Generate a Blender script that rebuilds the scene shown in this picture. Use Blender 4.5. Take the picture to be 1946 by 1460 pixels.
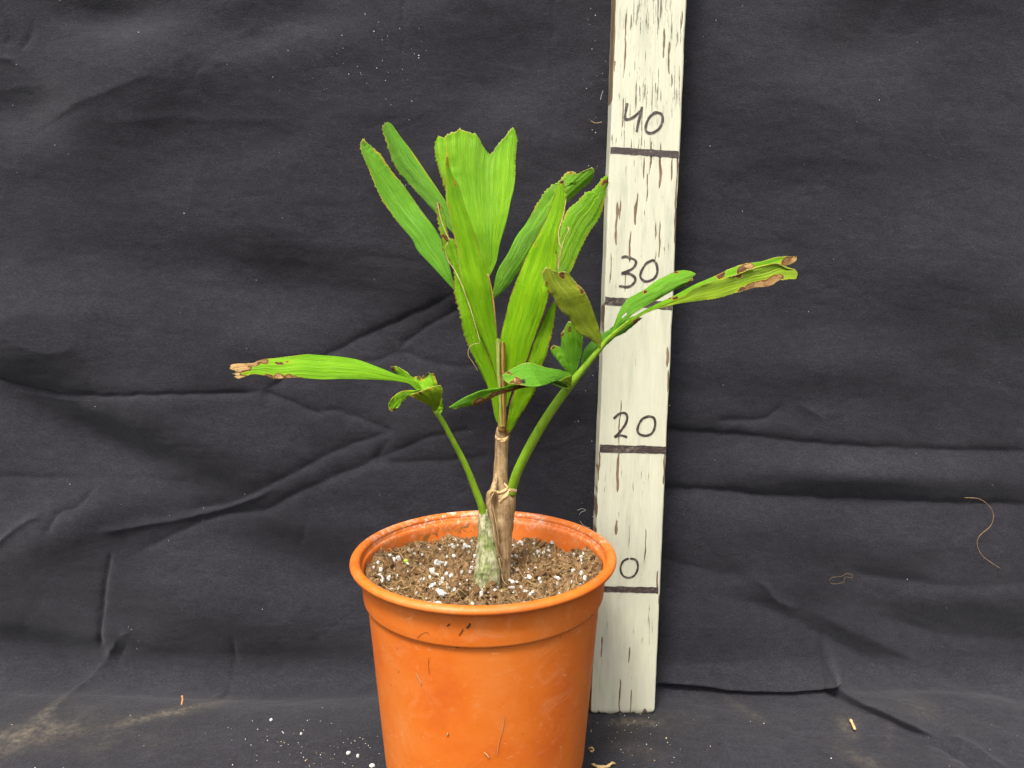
import bpy, bmesh, math, random
import numpy as np
from mathutils import Vector, Matrix

random.seed(7)
rng = np.random.default_rng(7)
for o in list(bpy.data.objects):
    bpy.data.objects.remove(o)
S = bpy.context.scene
COL = S.collection

# ------------------------------------------------------------------ camera
FPX, PITCH, CAMZ = 1390.0, 0.1428, 0.3083          # focal length in photo pixels, pitch, height over the cloth
W0, H0 = 1946, 1460
cam = bpy.data.cameras.new('camera')
cam.sensor_width = 36.0
cam.lens = FPX / W0 * 36.0
cam.clip_start, cam.clip_end = 0.01, 50
co = bpy.data.objects.new('camera', cam)
co.location = (0, 0, CAMZ)
co.rotation_euler = (math.pi / 2 - PITCH, 0, 0)
COL.objects.link(co)
S.camera = co

# ------------------------------------------------------------------ light: bright overcast day
SUN_EL, SUN_AZ = math.radians(60), math.radians(205)   # azimuth clockwise from +Y: behind the camera, to its left
w = bpy.data.worlds.new('World')
S.world = w
w.use_nodes = True
nt = w.node_tree
bg = nt.nodes['Background']
sky = nt.nodes.new('ShaderNodeTexSky')
sky.sky_type = 'NISHITA'
sky.sun_disc = False
sky.sun_elevation = SUN_EL
sky.sun_rotation = SUN_AZ
sky.air_density = 1.0
sky.dust_density = 6.0
sky.ozone_density = 1.0
hs = nt.nodes.new('ShaderNodeHueSaturation')
hs.inputs['Saturation'].default_value = 0.22           # cloud cover: a grey sky
nt.links.new(sky.outputs[0], hs.inputs['Color'])
nt.links.new(hs.outputs[0], bg.inputs['Color'])
bg.inputs['Strength'].default_value = 0.09
sl = bpy.data.lights.new('sun', 'SUN')
sl.energy = 1.5
sl.angle = math.radians(14)
sl.color = (1.0, 0.955, 0.87)
so = bpy.data.objects.new('sun', sl)
sd = Vector((math.sin(SUN_AZ) * math.cos(SUN_EL), math.cos(SUN_AZ) * math.cos(SUN_EL), math.sin(SUN_EL)))
so.rotation_euler = sd.to_track_quat('Z', 'Y').to_euler()
so.location = sd * 3
COL.objects.link(so)
S.view_settings.view_transform = 'Standard'
S.view_settings.look = 'None'
S.view_settings.gamma = 1
S.view_settings.use_curve_mapping = False
S.view_settings.exposure = 1.54
S.render.engine = 'CYCLES'
S.cycles.max_bounces = 8

# ------------------------------------------------------------------ geometry helpers
CP, SP = math.cos(PITCH), math.sin(PITCH)

def ray(px, py):
    px = np.asarray(px, float); py = np.asarray(py, float)
    x = (px - 973) / FPX; y = -(py - 730) / FPX
    return x, CP + y * SP, -SP + y * CP

def at(px, py, Y):
    """point at distance Y (metres in front of the camera) seen at photo pixel px, py"""
    x, y, z = ray(px, py); t = Y / y
    return np.stack([x * t, y * t, CAMZ + z * t], -1)

def at_z(px, py, z):
    x, y, zz = ray(px, py); t = (z - CAMZ) / zz
    return np.stack([x * t, y * t, CAMZ + zz * t], -1)

def topx(P):
    x, y, z = P[..., 0], P[..., 1], P[..., 2] - CAMZ
    d = y * CP - z * SP; u = z * CP + y * SP
    d = np.where(d < 0.05, 0.05, d)
    return 973 + FPX * x / d, 730 - FPX * u / d

_LAT = {}
def lattice(n, seed):
    if seed not in _LAT: _LAT[seed] = np.random.default_rng(seed).random((n, n))
    return _LAT[seed]

def vnoise(x, y, seed=0, n=256):
    L = lattice(n, seed)
    xi = np.floor(x).astype(int); yi = np.floor(y).astype(int)
    fx = x - xi; fy = y - yi
    fx = fx * fx * fx * (fx * (fx * 6 - 15) + 10); fy = fy * fy * fy * (fy * (fy * 6 - 15) + 10)
    a = L[xi % n, yi % n]; b = L[(xi + 1) % n, yi % n]; c = L[xi % n, (yi + 1) % n]; d = L[(xi + 1) % n, (yi + 1) % n]
    return (a * (1 - fx) + b * fx) * (1 - fy) + (c * (1 - fx) + d * fx) * fy - 0.5

def fbm(x, y, seed=0, oct=4, gain=0.5):
    r = 0; a = 1.0
    for i in range(oct):
        r = r + a * vnoise(x * 2 ** i + 17.3 * i, y * 2 ** i + 5.1 * i, seed + i); a *= gain
    return r

def smooth(a, b, x):
    t = np.clip((x - a) / (b - a), 0, 1)
    return t * t * (3 - 2 * t)

def catmull(P, n, sm=True):
    """resample polyline P (k x d) to n points, evenly by length; sm: Catmull-Rom"""
    P = np.asarray(P, float)
    if len(P) == 1:
        return np.repeat(P, n, 0)
    if sm and len(P) > 2:
        Q = np.vstack([2 * P[0] - P[1], P, 2 * P[-1] - P[-2]])
        out = []
        for i in range(1, len(Q) - 2):
            p0, p1, p2, p3 = Q[i - 1], Q[i], Q[i + 1], Q[i + 2]
            for t in np.linspace(0, 1, 12, endpoint=False):
                out.append(0.5 * (2 * p1 + (p2 - p0) * t + (2 * p0 - 5 * p1 + 4 * p2 - p3) * t * t + (3 * p1 - p0 - 3 * p2 + p3) * t ** 3))
        out.append(P[-1]); P = np.array(out)
    d = np.r_[0, np.cumsum(np.linalg.norm(np.diff(P[:, :2], axis=0), axis=1) + 1e-9)]
    u = np.linspace(0, d[-1], n)
    return np.stack([np.interp(u, d, P[:, k]) for k in range(P.shape[1])], -1)

def mesh_obj(name, V, F, mat=None, parent=None, smooth_=True, attrs=None, uv=None):
    m = bpy.data.meshes.new(name)
    V = np.asarray(V, float)
    F = F.tolist() if isinstance(F, np.ndarray) else F
    m.from_pydata(V.tolist(), [], F)
    if smooth_:
        m.polygons.foreach_set('use_smooth', [True] * len(m.polygons))
    for k, a in (attrs or {}).items():
        at_ = m.attributes.new(k, 'FLOAT', 'POINT'); at_.data.foreach_set('value', np.asarray(a, np.float32).ravel())
    if uv is not None:
        l = m.uv_layers.new(name='UVMap'); vi = np.zeros(len(m.loops), int); m.loops.foreach_get('vertex_index', vi)
        l.data.foreach_set('uv', np.asarray(uv, np.float32)[vi].ravel())
    m.update()
    o = bpy.data.objects.new(name, m)
    COL.objects.link(o)
    if mat: m.materials.append(mat)
    if parent is not None:
        o.parent = parent
        o.matrix_parent_inverse = parent.matrix_basis.inverted()   # vertices are given in world coordinates
    return o

def grid_faces(nu, nv, closed_v=False):
    i, j = np.meshgrid(np.arange(nu - 1), np.arange(nv if closed_v else nv - 1), indexing='ij')
    j2 = (j + 1) % nv
    return np.stack([i * nv + j, i * nv + j2, (i + 1) * nv + j2, (i + 1) * nv + j], -1).reshape(-1, 4)

def empty(name, loc):
    e = bpy.data.objects.new(name, None); e.location = [float(c) for c in loc]; e.empty_display_size = .01
    COL.objects.link(e); return e

def tag(o, label=None, cat=None, group=None, kind=None):
    for k, v in (('label', label), ('category', cat), ('group', group), ('kind', kind)):
        if v: o[k] = v
    return o

# ------------------------------------------------------------------ material helpers
class NM:
    def __init__(s, name):
        s.m = bpy.data.materials.new(name); s.m.use_nodes = True
        s.t = s.m.node_tree; s.b = s.t.nodes['Principled BSDF']; s.out = s.t.nodes['Material Output']
    def n(s, typ, **kw):
        nd = s.t.nodes.new(typ)
        for k, v in kw.items():
            if k.startswith('i_'):
                key = k[2:].replace('_', ' ')
                nd.inputs[int(key) if key.isdigit() else key].default_value = v
            else: setattr(nd, k, v)
        return nd
    def l(s, a, b): s.t.links.new(a, b)
    def coord(s, scale=(1, 1, 1), kind='Object', loc=(0, 0, 0)):
        tc = s.n('ShaderNodeTexCoord'); mp = s.n('ShaderNodeMapping')
        mp.inputs['Scale'].default_value = scale; mp.inputs['Location'].default_value = loc
        s.l(tc.outputs[kind], mp.inputs[0]); return mp.outputs[0]
    def noise(s, vec, scale, detail=4, rough=.5, dist=0):
        nd = s.n('ShaderNodeTexNoise'); nd.inputs['Scale'].default_value = scale; nd.inputs['Detail'].default_value = detail
        nd.inputs['Roughness'].default_value = rough; nd.inputs['Distortion'].default_value = dist
        s.l(vec, nd.inputs['Vector']); return nd.outputs['Fac']
    def ramp(s, fac, stops, interp='LINEAR'):
        r = s.n('ShaderNodeValToRGB'); cr = r.color_ramp; cr.interpolation = interp
        while len(cr.elements) < len(stops): cr.elements.new(.5)
        for e, (p, c) in zip(cr.elements, stops):
            e.position = p; e.color = (*(c if len(np.shape(c)) else (c, c, c)), 1)[:4]
        s.l(fac, r.inputs[0]); return r.outputs[0]
    def mix(s, fac, a, b, mode='MIX'):
        x = s.n('ShaderNodeMix', data_type='RGBA', blend_type=mode)
        for v, k in ((fac, 0), (a, 6), (b, 7)):
            if isinstance(v, (int, float)): x.inputs[k].default_value = v
            elif isinstance(v, tuple): x.inputs[k].default_value = (*v, 1)
            else: s.l(v, x.inputs[k])
        return x.outputs[2]
    def math(s, op, a, b=0.0, clamp=False):
        x = s.n('ShaderNodeMath', operation=op, use_clamp=clamp)
        for v, k in ((a, 0), (b, 1)):
            if isinstance(v, (int, float)): x.inputs[k].default_value = v
            else: s.l(v, x.inputs[k])
        return x.outputs[0]
    def attr(s, name): return s.n('ShaderNodeAttribute', attribute_name=name).outputs['Fac']
    def bump(s, h, dist, strength=1.0, prev=None):
        b = s.n('ShaderNodeBump'); b.inputs['Distance'].default_value = dist; b.inputs['Strength'].default_value = strength
        s.l(h, b.inputs['Height'])
        if prev is not None: s.l(prev, b.inputs['Normal'])
        return b.outputs[0]
    def set(s, col=None, rough=None, normal=None, **kw):
        for k, v in (('Base Color', col), ('Roughness', rough), ('Normal', normal)):
            if v is None: continue
            if isinstance(v, (int, float)): s.b.inputs[k].default_value = v
            elif isinstance(v, tuple): s.b.inputs[k].default_value = (*v, 1)
            else: s.l(v, s.b.inputs[k])
        for k, v in kw.items(): s.b.inputs[k.replace('_', ' ')].default_value = v
        return s.m

def mat_cloth():
    M = NM('black_cloth')
    v = M.coord((1, 1, 1)); vs = M.coord((1, 1, 2.2))
    n1 = M.noise(v, 16, 6, .68); n2 = M.noise(vs, 620, 3, .75); n4 = M.noise(vs, 120, 5, .75, .4)
    f = M.math('ADD', M.math('MULTIPLY', n1, .22), M.math('ADD', M.math('MULTIPLY', n4, .26), M.math('MULTIPLY', n2, .52)))
    c = M.ramp(f, [(.36, (.0120, .0114, .0142)), (.5, (.0215, .0206, .0250)), (.66, (.0385, .0373, .0435))])
    d = M.attr('dust')
    dn = M.math('MULTIPLY', M.ramp(M.noise(vs, 260, 5, .7), [(.3, 0), (.72, 1)]), M.ramp(M.noise(v, 45, 4, .65), [(.36, .1), (.62, 1.0)]))
    c = M.mix(M.math('MULTIPLY', d, dn, True), c, (.27, .215, .14))
    b = M.bump(M.math('ADD', M.math('MULTIPLY', n4, .24), M.math('MULTIPLY', n2, .6)), .0009, .85)
    M.b.inputs['Specular IOR Level'].default_value = .12
    M.b.inputs['Sheen Weight'].default_value = .12
    M.b.inputs['Sheen Roughness'].default_value = .45
    return M.set(c, .95, b)

def mat_paint():
    M = NM('cracked_cream_paint')
    v = M.coord((1, 1, 1)); vs = M.coord((1, 1, .028)); vm = M.coord((1, 1, .16))
    st = M.noise(vs, 800, 6, .72, .25)
    lg = M.noise(v, 26, 4, .6)
    md = M.noise(vm, 130, 5, .65)
    cr = M.math('ADD', M.math('MULTIPLY', st, .74), M.math('ADD', M.math('MULTIPLY', lg, .26), M.math('MULTIPLY', M.attr('weather'), .06)))
    crack = M.ramp(cr, [(.655, 0), (.675, 1)])
    chip = M.ramp(M.math('ADD', M.math('MULTIPLY', M.attr('chip'), .9), M.math('MULTIPLY', M.math('SUBTRACT', st, .5), 1.1)), [(.46, 0), (.56, 1)])
    base = M.ramp(md, [(.3, (.42, .42, .315)), (.46, (.505, .495, .37)), (.6, (.545, .53, .40))])
    grime = M.ramp(M.noise(v, 60, 6, .68), [(.5, 0), (.75, 1)])
    base = M.mix(M.math('MULTIPLY', grime, .7), base, (.50, .50, .39))
    base = M.mix(M.math('MULTIPLY', M.ramp(st, [(.5, 0), (.66, 1)]), .25), base, (.50, .49, .39))
    wood = M.ramp(st, [(.3, (.075, .05, .032)), (.55, (.20, .13, .075)), (.7, (.33, .24, .15))])
    c = M.mix(M.math('MULTIPLY', crack, .8), base, (.12, .095, .068))
    c = M.mix(chip, c, wood)
    h = M.math('SUBTRACT', M.math('MULTIPLY', st, .35), M.math('ADD', crack, chip))
    b = M.bump(h, .0004, .8)
    return M.set(c, .62, b, Specular_IOR_Level=.3)

def mat_marker():
    M = NM('brown_black_marker')
    n = M.noise(M.coord((1, 1, 1)), 420, 5, .7)
    st = M.noise(M.coord((.12, 1, 1)), 700, 4, .7)
    c = M.ramp(M.math('ADD', M.math('MULTIPLY', n, .5), M.math('MULTIPLY', st, .5)), [(.34, (.018, .012, .010)), (.52, (.046, .031, .025)), (.60, (.13, .10, .08)), (.7, (.30, .27, .21))])
    return M.set(c, .55)

def mat_pot():
    M = NM('orange_plastic')
    v = M.coord((1, 1, 1))
    big = M.noise(v, 22, 5, .6); fine = M.noise(v, 210, 5, .7)
    c = M.ramp(big, [(.3, (.51, .090, .005)), (.5, (.585, .128, .007)), (.72, (.60, .16, .020))])
    faded = M.ramp(M.noise(v, 48, 6, .72, .8), [(.52, 0), (.74, 1)])
    c = M.mix(M.math('MULTIPLY', faded, .45), c, (.64, .26, .10))
    scr = M.n('ShaderNodeTexNoise'); scr.inputs['Scale'].default_value = 75; scr.inputs['Detail'].default_value = 8; scr.inputs['Roughness'].default_value = .8; scr.inputs['Distortion'].default_value = 2.5
    M.l(M.coord((1, 1, 1.6)), scr.inputs['Vector'])
    c = M.mix(M.math('MULTIPLY', M.ramp(scr.outputs['Fac'], [(.60, 0), (.69, 1)]), .45), c, (.83, .52, .33))
    vo = M.n('ShaderNodeTexVoronoi'); vo.inputs['Scale'].default_value = 95; M.l(v, vo.inputs['Vector'])
    sp = M.math('MULTIPLY', M.ramp(vo.outputs['Distance'], [(.05, 1), (.11, 0)]), M.ramp(M.noise(v, 130, 2), [(.50, 0), (.57, 1)]))
    c = M.mix(M.math('MULTIPLY', sp, .85), c, (.10, .055, .02))
    ch = M.math('MULTIPLY', M.attr('chalk'), M.ramp(M.noise(v, 240, 6, .75, .8), [(.50, 0), (.66, 1)]), True)
    c = M.mix(ch, c, (.82, .74, .66))
    al = M.math('MULTIPLY', M.attr('algae'), M.ramp(M.noise(v, 190, 5, .75, .8), [(.45, 0), (.56, 1)]), True)
    c = M.mix(al, c, (.085, .06, .014))
    r = M.ramp(fine, [(.3, .46), (.7, .68)])
    b = M.bump(fine, .0002, .35)
    return M.set(c, r, b)

def mat_leaf():
    M = NM('palm_leaf')
    uv = M.n('ShaderNodeUVMap'); uv.uv_map = 'UVMap'
    mp = M.n('ShaderNodeMapping'); mp.inputs['Scale'].default_value = (1, .035, 1); M.l(uv.outputs[0], mp.inputs[0])
    vein = M.noise(mp.outputs[0], 38, 5, .78)
    v = M.coord((1, 1, 1))
    patch = M.noise(v, 30, 4, .6)
    f = M.math('ADD', M.math('MULTIPLY', vein, .72), M.math('MULTIPLY', patch, .28))
    green = M.ramp(f, [(.30, (.085, .27, .004)), (.46, (.165, .43, .006)), (.58, (.245, .53, .010)), (.75, (.37, .63, .025))])
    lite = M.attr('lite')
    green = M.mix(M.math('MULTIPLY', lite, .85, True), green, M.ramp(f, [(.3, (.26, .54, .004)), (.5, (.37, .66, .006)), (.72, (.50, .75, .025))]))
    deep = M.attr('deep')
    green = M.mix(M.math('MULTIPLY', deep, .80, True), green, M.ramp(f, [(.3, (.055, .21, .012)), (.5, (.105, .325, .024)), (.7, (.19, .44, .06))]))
    ol = M.attr('olive')
    green = M.mix(ol, green, M.ramp(f, [(.30, (.12, .155, .008)), (.5, (.24, .285, .016)), (.72, (.37, .40, .05))]))
    rib = M.attr('rib')
    green = M.mix(M.math('MULTIPLY', rib, .38, True), green, (.36, .52, .12))
    dry = M.math('ADD', M.attr('dry'), M.math('MULTIPLY', M.math('MULTIPLY', M.math('SUBTRACT', M.math('ADD', M.math('MULTIPLY', vein, .6), M.math('MULTIPLY', M.noise(v, 420, 4, .75), .4)), .5), .75), M.math('MULTIPLY', M.attr('dry'), 1.6, True)))
    dfac = M.ramp(dry, [(.26, 0), (.44, 1)])
    dcol = M.ramp(dry, [(.28, (.36, .50, .012)), (.40, (.60, .44, .02)), (.48, (.36, .15, .02)), (.56, (.075, .03, .014)), (.66, (.16, .075, .03)), (.80, (.40, .22, .075)), (1.0, (.66, .44, .19))])
    isdry = M.ramp(M.attr('dry'), [(.06, 0), (.2, 1)])
    c = M.mix(M.math('MULTIPLY', dfac, isdry), green, dcol)
    c = M.mix(M.math('MULTIPLY', M.attr('pale'), .85, True), c, (.50, .40, .13))
    blk = M.attr('black')
    c = M.mix(blk, c, (.022, .018, .017))
    vo = M.n('ShaderNodeTexVoronoi'); vo.inputs['Scale'].default_value = 520; M.l(v, vo.inputs['Vector'])
    spk = M.math('MULTIPLY', M.ramp(vo.outputs['Distance'], [(.10, 1), (.2, 0)]), M.ramp(M.noise(v, 90, 3), [(.52, 0), (.62, 1)]))
    c = M.mix(M.math('MULTIPLY', spk, .28), c, (.55, .62, .45))
    hb = M.noise(mp.outputs[0], 60, 2, .5)
    b = M.bump(hb, .0012, .7)
    M.set(c, .46, b, Specular_IOR_Level=.26)
    tr = M.n('ShaderNodeBsdfTranslucent'); M.l(M.mix(1.0, c, (1.0, 1.0, .45), 'MULTIPLY'), tr.inputs['Color']); M.l(b, tr.inputs['Normal'])
    mx = M.n('ShaderNodeMixShader'); M.l(M.math('SUBTRACT', .46, M.math('MULTIPLY', M.attr('olive'), .22)), mx.inputs[0])
    M.l(M.b.outputs[0], mx.inputs[1]); M.l(tr.outputs[0], mx.inputs[2]); M.l(mx.outputs[0], M.out.inputs[0])
    return M.m

def mat_streaky(name, stops, sc=(1, 1, .08), scale=500, rough=.75, extra=None, bump=.0006):
    M = NM(name)
    v = M.coord((1, 1, 1)); vs = M.coord(sc)
    st = M.noise(vs, scale, 5, .7, .4); bl = M.noise(v, 160, 5, .7)
    c = M.ramp(M.math('ADD', M.math('MULTIPLY', st, .6), M.math('MULTIPLY', bl, .4)), stops)
    if extra:
        for sc2, lo, hi, colr, amt in extra:
            c = M.mix(M.math('MULTIPLY', M.ramp(M.noise(v, sc2, 5, .75, .5), [(lo, 0), (hi, 1)]), amt), c, colr)
    b = M.bump(st, bump, .8)
    return M.set(c, rough, b, Specular_IOR_Level=.25)

def mat_soil(name, stops, scale=600, bump=.0012, rnd=False):
    M = NM(name)
    v = M.coord((1, 1, 1)); n = M.noise(v, scale, 6, .75)
    oi = M.n('ShaderNodeObjectInfo')
    c = M.ramp(n, stops)
    c = M.mix(M.math('MULTIPLY', oi.outputs['Random'], .35), c, stops[-1][1])
    if rnd:
        a = M.attr('rnd')
        c = M.mix(M.ramp(a, [(.0, .7), (.4, .0)]), c, (.022, .013, .008))
        c = M.mix(M.ramp(a, [(.72, .0), (1.0, .8)]), c, (.42, .24, .105))
    b = M.bump(n, bump, .9)
    return M.set(c, .95, b, Specular_IOR_Level=.15)

CLOTH, PAINT, MARKER, POT, LEAF = mat_cloth(), mat_paint(), mat_marker(), mat_pot(), mat_leaf()
BARK = mat_streaky('brown_bark', [(.32, (.085, .046, .020)), (.46, (.25, .155, .072)), (.58, (.40, .275, .14)), (.75, (.52, .40, .24))], extra=[(70, .52, .7, (.28, .13, .045), .5), (260, .58, .68, (.06, .045, .028), .6)])
SWOLL = mat_streaky('mottled_green_grey_bark', [(.34, (.040, .046, .018)), (.46, (.17, .17, .075)), (.56, (.40, .38, .23)), (.74, (.60, .57, .41))], sc=(1, 1, .22), scale=620, extra=[(55, .50, .64, (.13, .19, .03), .62), (300, .60, .68, (.05, .06, .03), .7)])
PETI = mat_streaky('green_petiole', [(.3, (.10, .22, .008)), (.5, (.17, .31, .014)), (.7, (.26, .40, .03))], sc=(1, 1, .25), scale=320, rough=.45, extra=[(140, .6, .72, (.26, .25, .07), .35)], bump=.0003)
SHEATH = mat_streaky('orange_brown_sheath', [(.3, (.15, .07, .018)), (.5, (.33, .18, .045)), (.72, (.50, .33, .09))], rough=.6)
SPEARG = mat_streaky('pale_green_spear', [(.3, (.17, .24, .03)), (.5, (.32, .37, .08)), (.7, (.48, .46, .16))], rough=.6)
STRAW = mat_streaky('dry_straw', [(.3, (.30, .17, .06)), (.5, (.52, .36, .16)), (.7, (.70, .54, .30))])
HUSK = mat_streaky('dry_husk', [(.3, (.14, .085, .04)), (.5, (.34, .22, .105)), (.7, (.55, .40, .22))])
SOIL = mat_soil('potting_mix', [(.36, (.016, .009, .005)), (.47, (.085, .046, .020)), (.57, (.20, .115, .052)), (.74, (.38, .24, .12))], 300)  # near-black tones put the shade of holes between crumbs into the colour
CRUMB = mat_soil('soil_crumb', [(.33, (.024, .014, .007)), (.46, (.15, .088, .040)), (.7, (.36, .23, .11))], 900, .0012, True)
BARKCHIP = mat_soil('bark_chip_brown', [(.33, (.045, .022, .010)), (.52, (.19, .095, .038)), (.7, (.36, .21, .095))], 500)
FIBRE = mat_soil('coir_fibre', [(.33, (.16, .095, .035)), (.55, (.34, .22, .085)), (.7, (.52, .37, .17))], 300, .0003)
M_ = NM('perlite_white'); _v = M_.coord(); _n = M_.noise(_v, 900, 5, .7)
PERL = M_.set(M_.ramp(_n, [(.3, (.46, .43, .37)), (.48, (.68, .67, .62)), (.7, (.74, .74, .70))]), .9, M_.bump(_n, .0008, .8))
M_ = NM('lint_white'); LINT = M_.set((.62, .60, .55), .9)
M_ = NM('tan_grit'); LINTB = M_.set((.50, .36, .18), .9)
M_ = NM('green_bead'); BEAD = M_.set(M_.ramp(M_.noise(M_.coord(), 300), [(.3, (.25, .36, .02)), (.7, (.45, .52, .05))]), .4)
M_ = NM('orange_splinter'); SPLINT = M_.set(M_.ramp(M_.noise(M_.coord(), 800), [(.3, (.38, .13, .045)), (.7, (.62, .27, .11))]), .8)

# ------------------------------------------------------------------ the black cloth: floor, curve and wall in one sheet
def build_cloth():
    xs = np.unique(np.round(np.r_[np.linspace(-1.0, -.42, 40), np.arange(-.42, .42, .00125), np.linspace(.42, 1.0, 40)], 6))
    prof = []
    for Y in np.linspace(-.30, .405, 40)[:-1]: prof.append((Y, 0, 0, 1))
    for Y in np.arange(.405, .512, .00115): prof.append((Y, 0, 0, 1))
    r = .020; lean = math.radians(1.6)
    for a in np.linspace(0, math.pi / 2 - lean, 26)[1:]:
        prof.append((.512 + r * math.sin(a), r - r * math.cos(a), -math.sin(a), math.cos(a)))
    Y0, Z0 = prof[-1][:2]
    nY, nZ = -math.cos(lean), math.sin(lean)
    for d in np.r_[np.arange(.00125, .53, .00125), np.linspace(.54, .85, 25)]:
        prof.append((Y0 + d * math.sin(lean), Z0 + d * math.cos(lean), nY, nZ))
    prof = np.array(prof)
    nx, nv = len(xs), len(prof)
    X = np.repeat(xs[:, None], nv, 1)
    P = np.stack([X, np.repeat(prof[None, :, 0], nx, 0), np.repeat(prof[None, :, 1], nx, 0)], -1)
    U, V = topx(P)
    bad = P[..., 1] < .3
    U = np.where(bad, -9999, U); V = np.where(bad, 9999, V)
    h = np.zeros_like(U)

    def crease(pts, A, wu, wd, taper=30, wob=1.6):
        """A in mm (negative: groove), widths in photo pixels above / below the line"""
        nonlocal h
        pts = catmull(pts, max(8, len(pts) * 5))
        pad = 5 * max(wu, wd)
        m = (U > pts[:, 0].min() - pad) & (U < pts[:, 0].max() + pad) & (V > pts[:, 1].min() - pad) & (V < pts[:, 1].max() + pad)
        u, v = U[m], V[m]
        if not len(u): return
        u = u + wob * 2 * fbm(u / 25, v / 25, 90, 2); v = v + wob * 2 * fbm(u / 25 + 40, v / 25, 95, 2)
        best = np.full(u.shape, 1e9); sg = np.zeros_like(u); arc = np.zeros_like(u); acc = 0
        for a, b in zip(pts[:-1], pts[1:]):
            d = b - a; L = math.hypot(*d) + 1e-9
            t = np.clip(((u - a[0]) * d[0] + (v - a[1]) * d[1]) / L ** 2, 0, 1)
            dx, dy = u - a[0] - t * d[0], v - a[1] - t * d[1]
            q = np.hypot(dx, dy); k = q < best
            best[k] = q[k]; arc[k] = (acc + t * L)[k]
            s = d[0] * dy - d[1] * dx
            sg[k] = np.sign(s)[k]; acc += L
        if pts[-1, 0] < pts[0, 0]: sg = -sg
        wd_ = np.where(sg > 0, wd, wu)
        wd_ = wd_ * .72; e = .18 * wd_
        f = np.exp(-(np.sqrt(best ** 2 + e ** 2) - e) / wd_)
        tp = np.minimum(smooth(-.2 * taper, taper, arc), smooth(-.2 * taper, taper, acc - arc))
        h[m] += A * f * tp

    def hump(cx, cy, rx, ry, ang, A):
        nonlocal h
        c, s = math.cos(math.radians(ang)), math.sin(math.radians(ang))
        a = ((U - cx) * c + (V - cy) * s) / rx; b = (-(U - cx) * s + (V - cy) * c) / ry
        h += 1.7 * A * np.exp(-np.minimum(a * a + b * b, 60))

    # grooves and ridges, left half
    crease([(-60, 715), (0, 728), (90, 747), (180, 751), (340, 748), (497, 745)], -1.9, 8, 8, 40)
    crease([(0, 745), (70, 757), (150, 763)], 1.0, 8, 14, 30)
    crease([(497, 745), (560, 708), (620, 675), (700, 635), (780, 598), (862, 560)], -1.5, 9, 16)
    crease([(497, 745), (560, 768), (617, 790)], -1.6, 10, 10, 16)
    crease([(617, 790), (630, 780), (700, 803), (750, 822)], -1.5, 14, 8, 14)
    crease([(750, 822), (690, 838), (642, 857), (593, 882), (494, 933), (420, 965), (342, 975)], -1.7, 18, 11, 40)
    crease([(520, 930), (420, 972), (342, 962 + 26), (190, 1008)], 1.9, 10, 9, 40)
    crease([(750, 822), (708, 876), (642, 904), (568, 938), (494, 975), (418, 985), (342, 1012), (243, 1060)], -1.7, 16, 11, 80)
    crease([(708, 876), (765, 853), (815, 833), (900, 820)], -1.3, 12, 10, 16)
    crease([(708, 876), (780, 880), (870, 876), (930, 868)], -1.2, 12, 12, 16)
    crease([(752, 667), (815, 690), (881, 698), (960, 690)], -1.3, 12, 9, 20)
    crease([(752, 667), (728, 682), (699, 690), (650, 700)], -1.0, 9, 9, 20)
    crease([(752, 667), (778, 645), (830, 610), (880, 585)], -1.4, 12, 8, 20)
    crease([(-40, 905), (83, 908), (201, 910), (288, 916), (360, 925)], -1.0, 9, 18, 30)
    crease([(213, 1044), (207, 1078), (194, 1150), (182, 1241)], -1.6, 6, 6, 24)
    crease([(225, 1212), (205, 1240), (186, 1264), (133, 1314), (100, 1358)], 1.5, 9, 9, 40)
    crease([(240, 1222), (222, 1250), (200, 1280)], -.7, 8, 8, 24)
    crease([(-10, 1042), (42, 998), (76, 979), (98, 976)], 1.8, 8, 9, 24)
    crease([(187, 917), (158, 957), (119, 973), (104, 1004), (92, 1015)], -1.5, 9, 9, 30)
    crease([(75, 240), (137, 212), (201, 185), (288, 151), (318, 134)], .8, 20, 13, 90)
    crease([(318, 134), (380, 100), (470, 60), (540, 10)], .4, 24, 20, 70)
    crease([(190, 243), (260, 232), (340, 226), (480, 229), (560, 224)], .7, 22, 20, 90)
    crease([(-20, 108), (25, 116), (55, 142)], 1.1, 9, 11, 24)
    crease([(62, 30), (52, 72), (28, 106)], -.8, 9, 9, 34)
    crease([(20, 60), (4, 95)], -.5, 9, 9, 20)
    crease([(560, 136), (640, 130), (700, 140)], -.35, 10, 10, 40)
    crease([(600, 90), (640, 130), (700, 185)], -.3, 9, 9, 40)
    crease([(585, 170), (640, 130)], -.3, 9, 9, 24)
    crease([(480, 180), (545, 195), (590, 215)], .35, 10, 10, 40)
    crease([(228, 1210), (250, 1200)], 1.0, 7, 7, 10)
    crease([(330, 1090), (360, 1068)], -.6, 8, 8, 10)
    crease([(446, 1200), (440, 1260), (425, 1310), (405, 1330)], -.8, 7, 7, 30)
    crease([(425, 1300), (400, 1322)], 1.0, 8, 8, 10)
    crease([(130, 1300), (120, 1420), (110, 1480)], -.8, 8, 8, 40)
    crease([(-20, 1440), (30, 1420), (90, 1395)], 1.2, 10, 10, 30)
    # right half
    crease([(1200, 812), (1269, 818), (1361, 824), (1445, 830), (1526, 840), (1660, 850), (1794, 856), (1980, 861)], -2.3, 11, 34, 60)
    crease([(1200, 924), (1265, 929), (1353, 933), (1468, 941), (1545, 943), (1660, 949), (1813, 956), (1980, 963)], -3.1, 13, 44, 60)
    crease([(1360, 800), (1445, 797), (1468, 787), (1490, 769)], -1.5, 10, 9, 20)
    crease([(1510, 765), (1540, 780), (1565, 800)], 1.0, 10, 12, 20)
    crease([(1230, 1055), (1265, 1064), (1353, 1086), (1430, 1094)], -1.8, 20, 26, 40)
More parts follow.
